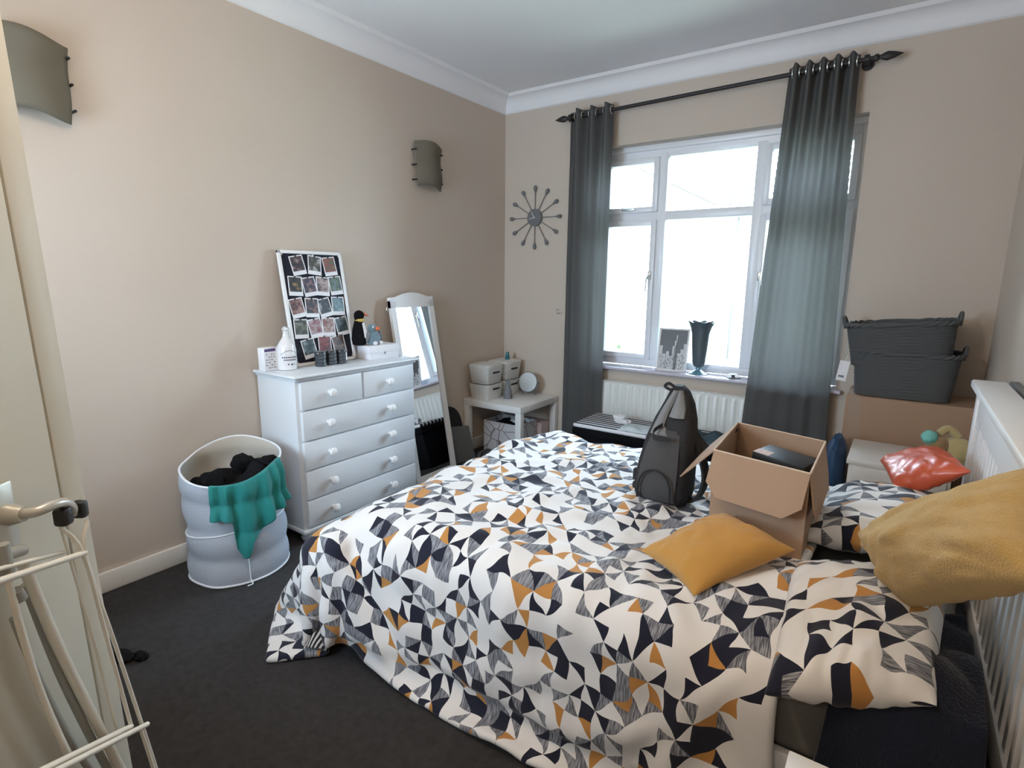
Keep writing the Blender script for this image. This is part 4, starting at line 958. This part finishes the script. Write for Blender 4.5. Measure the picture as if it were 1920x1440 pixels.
# ---------------------------------------------------------------- backpack
t = thing('backpack', 'grey and black backpack standing on the duvet near the window', 'backpack', (2.085, -1.80, ZT+.01), R(-4))
def lean(z): return Vector((.0, .02+.05*z, 0))
def packring(z, rx, ry, dx=0, dy=0, e=3.4): return superring((dx, dy+.06*z, z), rx, ry, 36, e)
bm = bmesh.new()
rg = [packring(z, rx, ry, dx, dy) for z, rx, ry, dx, dy in ((0, .085, .06, 0, 0), (.006, .102, .078, 0, 0), (.04, .110, .088, 0, 0), (.14, .104, .086, .004, .004), (.24, .092, .076, .010, .012), (.32, .076, .060, .018, .022), (.38, .056, .044, .022, .032), (.425, .036, .030, .018, .038), (.445, .018, .02, .012, .040))]
ring_loft(bm, rg); add('body', bm, M['packblack'], t, local=True)
def panel(bm, prof, y_off, th):   # front panel hugging the pack front
    rows_ = []
    for z, x0_, x1_, yf in prof:
        row = [Vector((x0_+(x1_-x0_)*k/8, yf+.06*z-.012*math.sin(math.pi*k/8)-y_off, z)) for k in range(9)]
        rows_.append(row+[p+Vector((0, th, 0)) for p in row[::-1]])
    ring_loft(bm, rows_)
bm = bmesh.new(); panel(bm, ((.012, -.072, .074, -.072), (.05, -.078, .080, -.084), (.14, -.070, .080, -.080), (.22, -.056, .074, -.066), (.27, -.042, .066, -.050), (.285, -.034, .06, -.044)), .0, .02); add('front_panel', bm, M['packgrey'], t, local=True, label='mid grey front panel')
bm = bmesh.new(); pts = [Vector((.002+.066*math.cos(a), -.100, .045+.092*max(0, math.sin(a))**.8)) for a in [math.pi*k/18 for k in range(19)]]
pts = [Vector((p.x, -.088-.008+.06*p.z-.010*math.cos(p.x*14), p.z)) for p in pts]; tube(bm, [pts[0]+Vector((0, 0, -.03))]+pts+[pts[-1]+Vector((0, 0, -.03))], .004, 8); add('pocket_zip', bm, M['packblack'], t, local=True)
bm = bmesh.new(); panel(bm, ((.265, -.05, .03, -.047), (.30, -.040, .0, -.038), (.35, -.026, .008, -.020), (.40, -.008, .022, .004), (.43, .004, .028, .018)), .012, .02); add('top_yoke', bm, M['packlight'], t, local=True, label='light grey yoke')
bm = bmesh.new(); panel(bm, ((.335, .012, .070, -.026), (.37, .018, .066, -.012), (.405, .024, .052, .004), (.432, .028, .040, .018)), .012, .02); add('lid_flap', bm, M['packlight'], t, local=True, label='light grey flap')
def ribbon(pts, w_, th, side):
    bm = bmesh.new(); sd = Vector(side).normalized(); rg = []; P_ = smooth_path(pts, 6)
    for i, p in enumerate(P_):
        tg = (P_[min(i+1, len(P_)-1)]-P_[max(i-1, 0)]).normalized(); nn = tg.cross(sd).normalized()
        rg.append([p+sd*w_/2+nn*th/2, p-sd*w_/2+nn*th/2, p-sd*w_/2-nn*th/2, p+sd*w_/2-nn*th/2])
    return ring_loft(bm, rg)
add('shoulder_strap', ribbon([(.06, .05, .31), (.10, .07, .24), (.145, .08, .20), (.185, .085, .235), (.215, .085, .285), (.235, .07, .30)], .045, .012, (.1, .9, .1)), M['packblack'], t, local=True)
add('shoulder_strap', ribbon([(.07, .06, .30), (.12, .05, .20), (.15, .04, .10), (.13, .02, .02), (.09, .0, .012)], .04, .01, (.2, .9, .1)), M['packblack'], t, local=True)
add('buckle_strap', ribbon([(.0, -.045, .305), (-.02, -.075, .285), (-.01, -.085, .26), (.045, -.078, .262)], .016, .004, (.1, .1, 1)), M['packblack'], t, local=True)
add('top_handle', T(smooth_path([(.0, .052, .438), (-.022, .045, .452), (-.036, .040, .440), (-.012, .036, .430), (.012, .044, .438)]), .006, 8), M['packblack'], t, local=True)
bm = bmesh.new(); box(bm, -.128, -.105, -.02, .02, .01, .04, bev=.008); box(bm, -.122, -.104, -.03, .0, .05, .10, bev=.006); add('side_strap', bm, M['packblack'], t, local=True)

# ---------------------------------------------------------------- open carton on the bed
def panelq(bm, q, th):
    q = [Vector(p) for p in q]; nn = (q[1]-q[0]).cross(q[2]-q[0]).normalized()*th
    ring_loft(bm, [q, [p+nn for p in q]])
NL, NR, FR, FL = Vector((2.340, -2.085, 0)), Vector((2.625, -2.150, 0)), Vector((2.622, -1.765, 0)), Vector((2.318, -1.680, 0))
t = thing('open_carton', 'open brown cardboard carton with its flaps hanging out, standing on the duvet', 'carton', (2.475, -1.92, ZT+.012))
zb, zt = ZT+.012, .862
bm = bmesh.new()
sh = lambda p, z, k=.0: Vector((p.x, p.y, z))
for a, b in ((NL, NR), (NR, FR), (FR, FL), (FL, NL)): panelq(bm, [sh(a, zb), sh(b, zb), sh(b, zt), sh(a, zt)], -.004)
panelq(bm, [sh(NL, zb), sh(NR, zb), sh(FR, zb), sh(FL, zb)], .004); add('body', bm, M['cardboard'], t, smooth=False)
bm = bmesh.new()
for a, b in ((NL, NR), (NR, FR), (FR, FL), (FL, NL)):
    tube(bm, [sh(a, zt), sh(b, zt)], .0028, 6)
add('rim_edge', bm, M['cardedge'], t)
def flap(a, b, out, drop, ch_, top=zt):
    a, b = sh(a, top), sh(b, top); d = (b-a).normalized(); o_ = Vector(out).normalized(); bm = bmesh.new()
    c_ = a+o_*drop[0]-Vector((0, 0, drop[1])); e_ = b+o_*drop[0]-Vector((0, 0, drop[1]))
    m1 = a+(c_-a)*.72; m2 = b+(e_-b)*.72
    q = [a, b, m2, e_-d*ch_, c_+d*ch_, m1]; nn = (b-a).cross(c_-a).normalized()*.004
    ring_loft(bm, [q, [p+nn for p in q]]); add('flap', bm, M['cardboard'], t, smooth=False)
flap(NL, NR, (-.22, -.97, 0), (.055, .135), .045)
flap(NR, FR, (1, 0, 0), (.028, .15), .03)
flap(FL, NL, (-1, 0, 0), (.11, .12), .02)
flap(FR, FL, (.2, 1, 0), (.06, .14), .03)
t = thing('disc_case', 'black plastic case with a pale sticker lying inside the open carton', 'case', (2.52, -1.86, .70))
mm = Mloc(2.520, -1.885, .782, R(-14), ry=R(4)); add('body', box(bmesh.new(), -.085, .085, -.065, .065, -.0, .045, bev=.003, M=mm), M['black'], t)
add('sticker', box(bmesh.new(), -.084, -.032, -.063, -.015, .0452, .0458, M=mm), mat('sticker', (.55, .42, .38), .6, noise_amt=.5, nscale=90), t, label='pale printed sticker')
tag(add('packed_books', box(bmesh.new(), -.10, .10, -.11, .11, .0, .225, bev=.004, M=Mloc(2.49, -1.91, zb+.005, R(-14))), mat('dark_book_covers', (.03, .028, .027), .6)), 'dark stack of books filling the bottom of the open carton', 'books')

# ---------------------------------------------------------------- corner: cartons, baskets, tables, toys
t = thing('moving_carton', 'large closed cardboard box in the right hand corner under the wicker baskets', 'carton', (2.85, -.22, 0))
add('body', B(2.585, 3.150, -.38, -.03, .0005, .785, bev=.004), M['cardboard'], t, smooth=False)
add('tape', B(2.60, 2.665, -.3815, -.3795, .02, .783), mat('brown_tape', (.38, .27, .20), .25), t, smooth=False)
def basket(loc, hw, hd, H, label, tilt=0, ends=True):
    t = thing('wicker_basket', label, 'basket', loc, group='dark grey wicker baskets in the corner')
    TM = Matrix.Rotation(tilt, 4, 'Y'); ns, nl = 88, int(H/.0085); bm = bmesh.new()
    def P(a, z, off=0):
        k = .90+.10*z/H; p = superring((0, 0, 0), hw*k+off, hd*k+off, ns, 5)[a % ns]; return TM @ Vector((p.x, p.y, z))
    rows_ = []
    for j in range(nl*2+1):
        z = H*j/(nl*2); l = j//2
        rows_.append([P(k, z, (.0035 if ((k//2+l) % 2) else -.0015) if j % 2 else -.002) for k in range(ns)])
    rows_ += [[TM @ Vector((q.x, q.y, z)) for q in superring((0, 0, 0), hw*(.9+.1*z/H)-.012, hd*(.9+.1*z/H)-.012, ns, 5)] for z in (H, .012)]
    ring_loft(bm, rows_); add('woven_wall', bm, M['basket'], t, local=True)
    bm = bmesh.new()
    for s in range(2):
        tube(bm, [P(k, H+.004+.006*math.sin(k*.9+s*math.pi), .001+.006*math.cos(k*.9+s*math.pi)) for k in range(ns)], .008, 6, closed=True)
    add('braided_rim', bm, M['basket'], t, local=True)
    for s in (-1, 1):
        bm = bmesh.new()
        tube(bm, [TM @ Vector((s*(hw+.004+.012*math.sin(math.pi*k/12)), -.055*math.cos(math.pi*k/12)*1.2, H-.015+.062*math.sin(math.pi*k/12))) for k in range(13)], .009, 8)
        add('loop_handle', bm, M['basket'], t, local=True)
basket((2.825, -.215, .787), .235, .155, .235, 'dark grey wicker basket, lower one of the stack on the corner carton')
basket((2.80, -.215, .96), .242, .160, .215, 'dark grey wicker basket tilted on top of the other, with loop handles showing', tilt=R(-5))
t = thing('price_tag', 'white printed paper tag hanging from the left side of the wicker baskets', 'tag', (2.545, -.33, .86))
mm = Mloc(2.548, -.375, .86, R(8), ry=R(6)); add('body', box(bmesh.new(), -.024, .024, -.0006, .0006, 0, .11, M=mm), M['card'], t, smooth=False)
bm = bmesh.new(); [box(bm, x, x+.006, -.0012, -.0007, .018, .03, M=mm) for x in (-.014, -.005, .004)]; add('print', bm, M['ink'], t)
add('string', T([mm @ Vector((0, 0, .11)), Vector((2.57, -.36, 1.0))], .001, 5), M['white'], t)
t = thing('bedside_table', 'white bedside table beyond the far side of the bed, below the cartons', 'bedside table', (2.85, -.62, 0))
add('top', B(2.645, 3.06, -.83, -.395, .53, .552, bev=.003), M['whitelam'], t); bm = bmesh.new(); box(bm, 2.655, 3.05, -.82, -.40, .0005, .53, bev=.002); add('body', bm, M['whitelam'], t)
add('drawer', B(2.67, 3.035, -.832, -.818, .36, .52, bev=.003), M['whitelam'], t)
t = thing('bedside_table', 'white bedside table at the near side of the bed, only its top corner in view', 'bedside table', (2.93, -3.0, 0))
add('top', B(2.703, 3.12, -3.20, -2.786, .478, .50, bev=.003), M['whitelam'], t); add('body', B(2.715, 3.11, -3.19, -2.80, .0005, .478, bev=.002), M['whitelam'], t)
bm = bmesh.new()
pts_ = [(2.60+.05*math.cos(a), -.60+.18*math.sin(a)) for a in [2*math.pi*k/24 for k in range(24)]]
rg = []
for z, k in ((.001, .8), (.02, 1), (.3, 1.05), (.5, .9), (.56, .8), (.60, .35)):
    rg.append([Vector((2.585+(x-2.60)*k+.01*noise.noise(Vector((x*20, y*20, z*8))), -.60+(y+.60)*k, z+.02*noise.noise(Vector((x*30, y*30, 1))))) for x, y in pts_])
ring_loft(bm, rg); tag(add('blue_bag', bm, M['blue']), 'dark blue bag standing between the bench and the far bedside table', 'bag')

# teddy on the far bedside table
t = thing('teddy_bear', 'pale yellow plush toy with a mint hat on the far bedside table behind the headboard', 'plush toy', (2.98, -.70, .552))
bm = bmesh.new(); blob(bm, (3.06, -.70, .625), (.085, .07, .075), 4, .1); add('body', bm, M['plushyellow'], t)
bm = bmesh.new(); blob(bm, (2.985, -.735, .660), (.045, .045, .042), 3, .1); add('head', bm, M['plushbrown'], t)
bm = bmesh.new(); blob(bm, (2.952, -.755, .698), (.032, .03, .032), 3, .1); blob(bm, (2.955, -.787, .690), (.005, .004, .005), 2); add('hat', bm, M['mint'], t, label='mint green hat')
bm = bmesh.new(); tube(bm, [(2.93, -.77, .578), (2.96, -.80, .59), (3.0, -.78, .61)], [.02, .026, .026], 12); add('arm', bm, M['plushyellow'], t)
bm = bmesh.new(); tube(bm, smooth_path([(2.985, -.72, .71), (3.02, -.70, .735), (3.06, -.70, .70)]), [.018]*13, 12); add('ear', bm, M['plushyellow'], t)

# orange-red bag on the far pillow
cushion('plastic_bag', (2.835, -1.58, .67), (2.775, -1.26, .69), (2.985, -1.20, .755), (3.03, -1.62, .80), .11, M['red'], 'glossy orange red plastic bag lying on the far pillow', 'bag', seed=14, up=(-.2, -.2, 1), wr=.013, pinch=.05)

# ---------------------------------------------------------------- oil heater (seen in the tall mirror)
t = thing('oil_heater', 'black finned oil heater on the carpet, seen in the tall mirror', 'heater', (.95, -.95, 0))
for k in range(7):
    bm = bmesh.new(); ring = superring((0, 0, 0), .075, .13, 32, 4); rg = [[Vector((.66+.035*k+dx, -1.12+p.x, .165+p.y)) for p in ring] for dx in (-.012, .012)]
    ring_loft(bm, rg); add('fin', bm, M['black'], t)
add('axle', T([(.64, -1.12, .2), (.90, -1.12, .2)], .02, 12), M['black'], t)
bm = bmesh.new(); box(bm, .67, .69, -1.20, -1.04, .0005, .07, bev=.005); box(bm, .84, .86, -1.20, -1.04, .0005, .07, bev=.005); add('foot', bm, M['black'], t)


# floor oddments
bm = bmesh.new(); blob(bm, (.57, -3.19, .012), (.045, .028, .016), 3, .5); blob(bm, (.62, -3.15, .010), (.03, .02, .013), 3, .5); tag(add('black_sock', bm, M['blackcloth']), 'small black sock on the carpet near the open door', 'sock')

# ---------------------------------------------------------------- outside: neighbour's house, hedge and ground
tag(add('lawn', B(-14, 16, .35, 24, -.6, -.5), mat('garden_ground', (.30, .31, .22), .9)), None, None, kind='structure')
t = thing('neighbour_house', 'pale rendered house with a tiled roof seen through the window', 'house', (0, 8, -.5))
hw = mat('pale_render', (.80, .78, .72), .9); tl = mat('pale_roof_tiles', (.40, .36, .31), .9); gp = mat('tile_gap', (.045, .04, .035), .9); gr_ = mat('brown_gutter', (.055, .05, .04), .5)
bm = bmesh.new(); ring_loft(bm, [[(-7.4, y, -.5), (-.60, y, -.5), (-.60, y, 2.93), (-4.0, y, 4.66), (-7.4, y, 2.93)] for y in (8.0, 14)]); add('gable_wall', bm, hw, t, smooth=False)
add('wall', B(-.60, 9, 8.6, 14, -.5, 2.75), hw, t, smooth=False)
bm = bmesh.new(); bg = bmesh.new()
for k in range(17):
    y0_, z0_ = 8.35+k*.26, 2.74+k*.19; box(bm, -3.6, 9, y0_, y0_+.34, z0_, z0_+.035); box(bg, -3.6, 9, y0_-.012, y0_-.002, z0_-.004, z0_+.016)
add('tiled_roof', bm, tl, t, smooth=False); add('tile_shadow_lines', bg, gp, t, smooth=False)  # dark strips paint the shadow line under each tile course
add('gutter', T([(-.55, 8.30, 2.72), (9, 8.30, 2.72)], .045, 8), gr_, t)
add('downpipe', T([(-.2, 8.5, -.5), (-.2, 8.5, 2.7)], .025, 8), gr_, t); add('vent_pipe', T([(-.21, 8.34, 2.8), (-.21, 8.34, 3.25)], .018, 8), gr_, t)
add('bargeboard', box(bmesh.new(), -1.95, 1.95, -.03, .03, -.05, .05, M=Mloc(-2.25, 7.93, 3.80, 0, ry=R(27))), hw, t, smooth=False)
add('verge_line', box(bmesh.new(), -1.95, 1.95, -.01, .01, -.012, .012, M=Mloc(-2.25, 7.93, 3.73, 0, ry=R(27))), gp, t, smooth=False)
bm = bmesh.new(); random.seed(5)
for k in range(900):
    x, y, z = random.uniform(-3, 8), random.uniform(4.6, 5.4), random.uniform(-.5, .20+.06*math.sin(k)); blob_r = .07
    p = Vector((x, y, z)); d = Vector((random.uniform(-1, 1), random.uniform(-1, 1), random.uniform(-.5, 1))).normalized()*blob_r; s_ = d.orthogonal()*.6
    bm.faces.new([bm.verts.new(p), bm.verts.new(p+d+s_), bm.verts.new(p+d*1.9), bm.verts.new(p+d-s_)])
box(bm, -3, 8, 4.75, 5.25, -.5, .15); tag(add('hedge', bm, mat('hedge_leaves', (.075, .085, .045), .8), smooth=False), 'clipped green hedge outside the window', 'hedge')
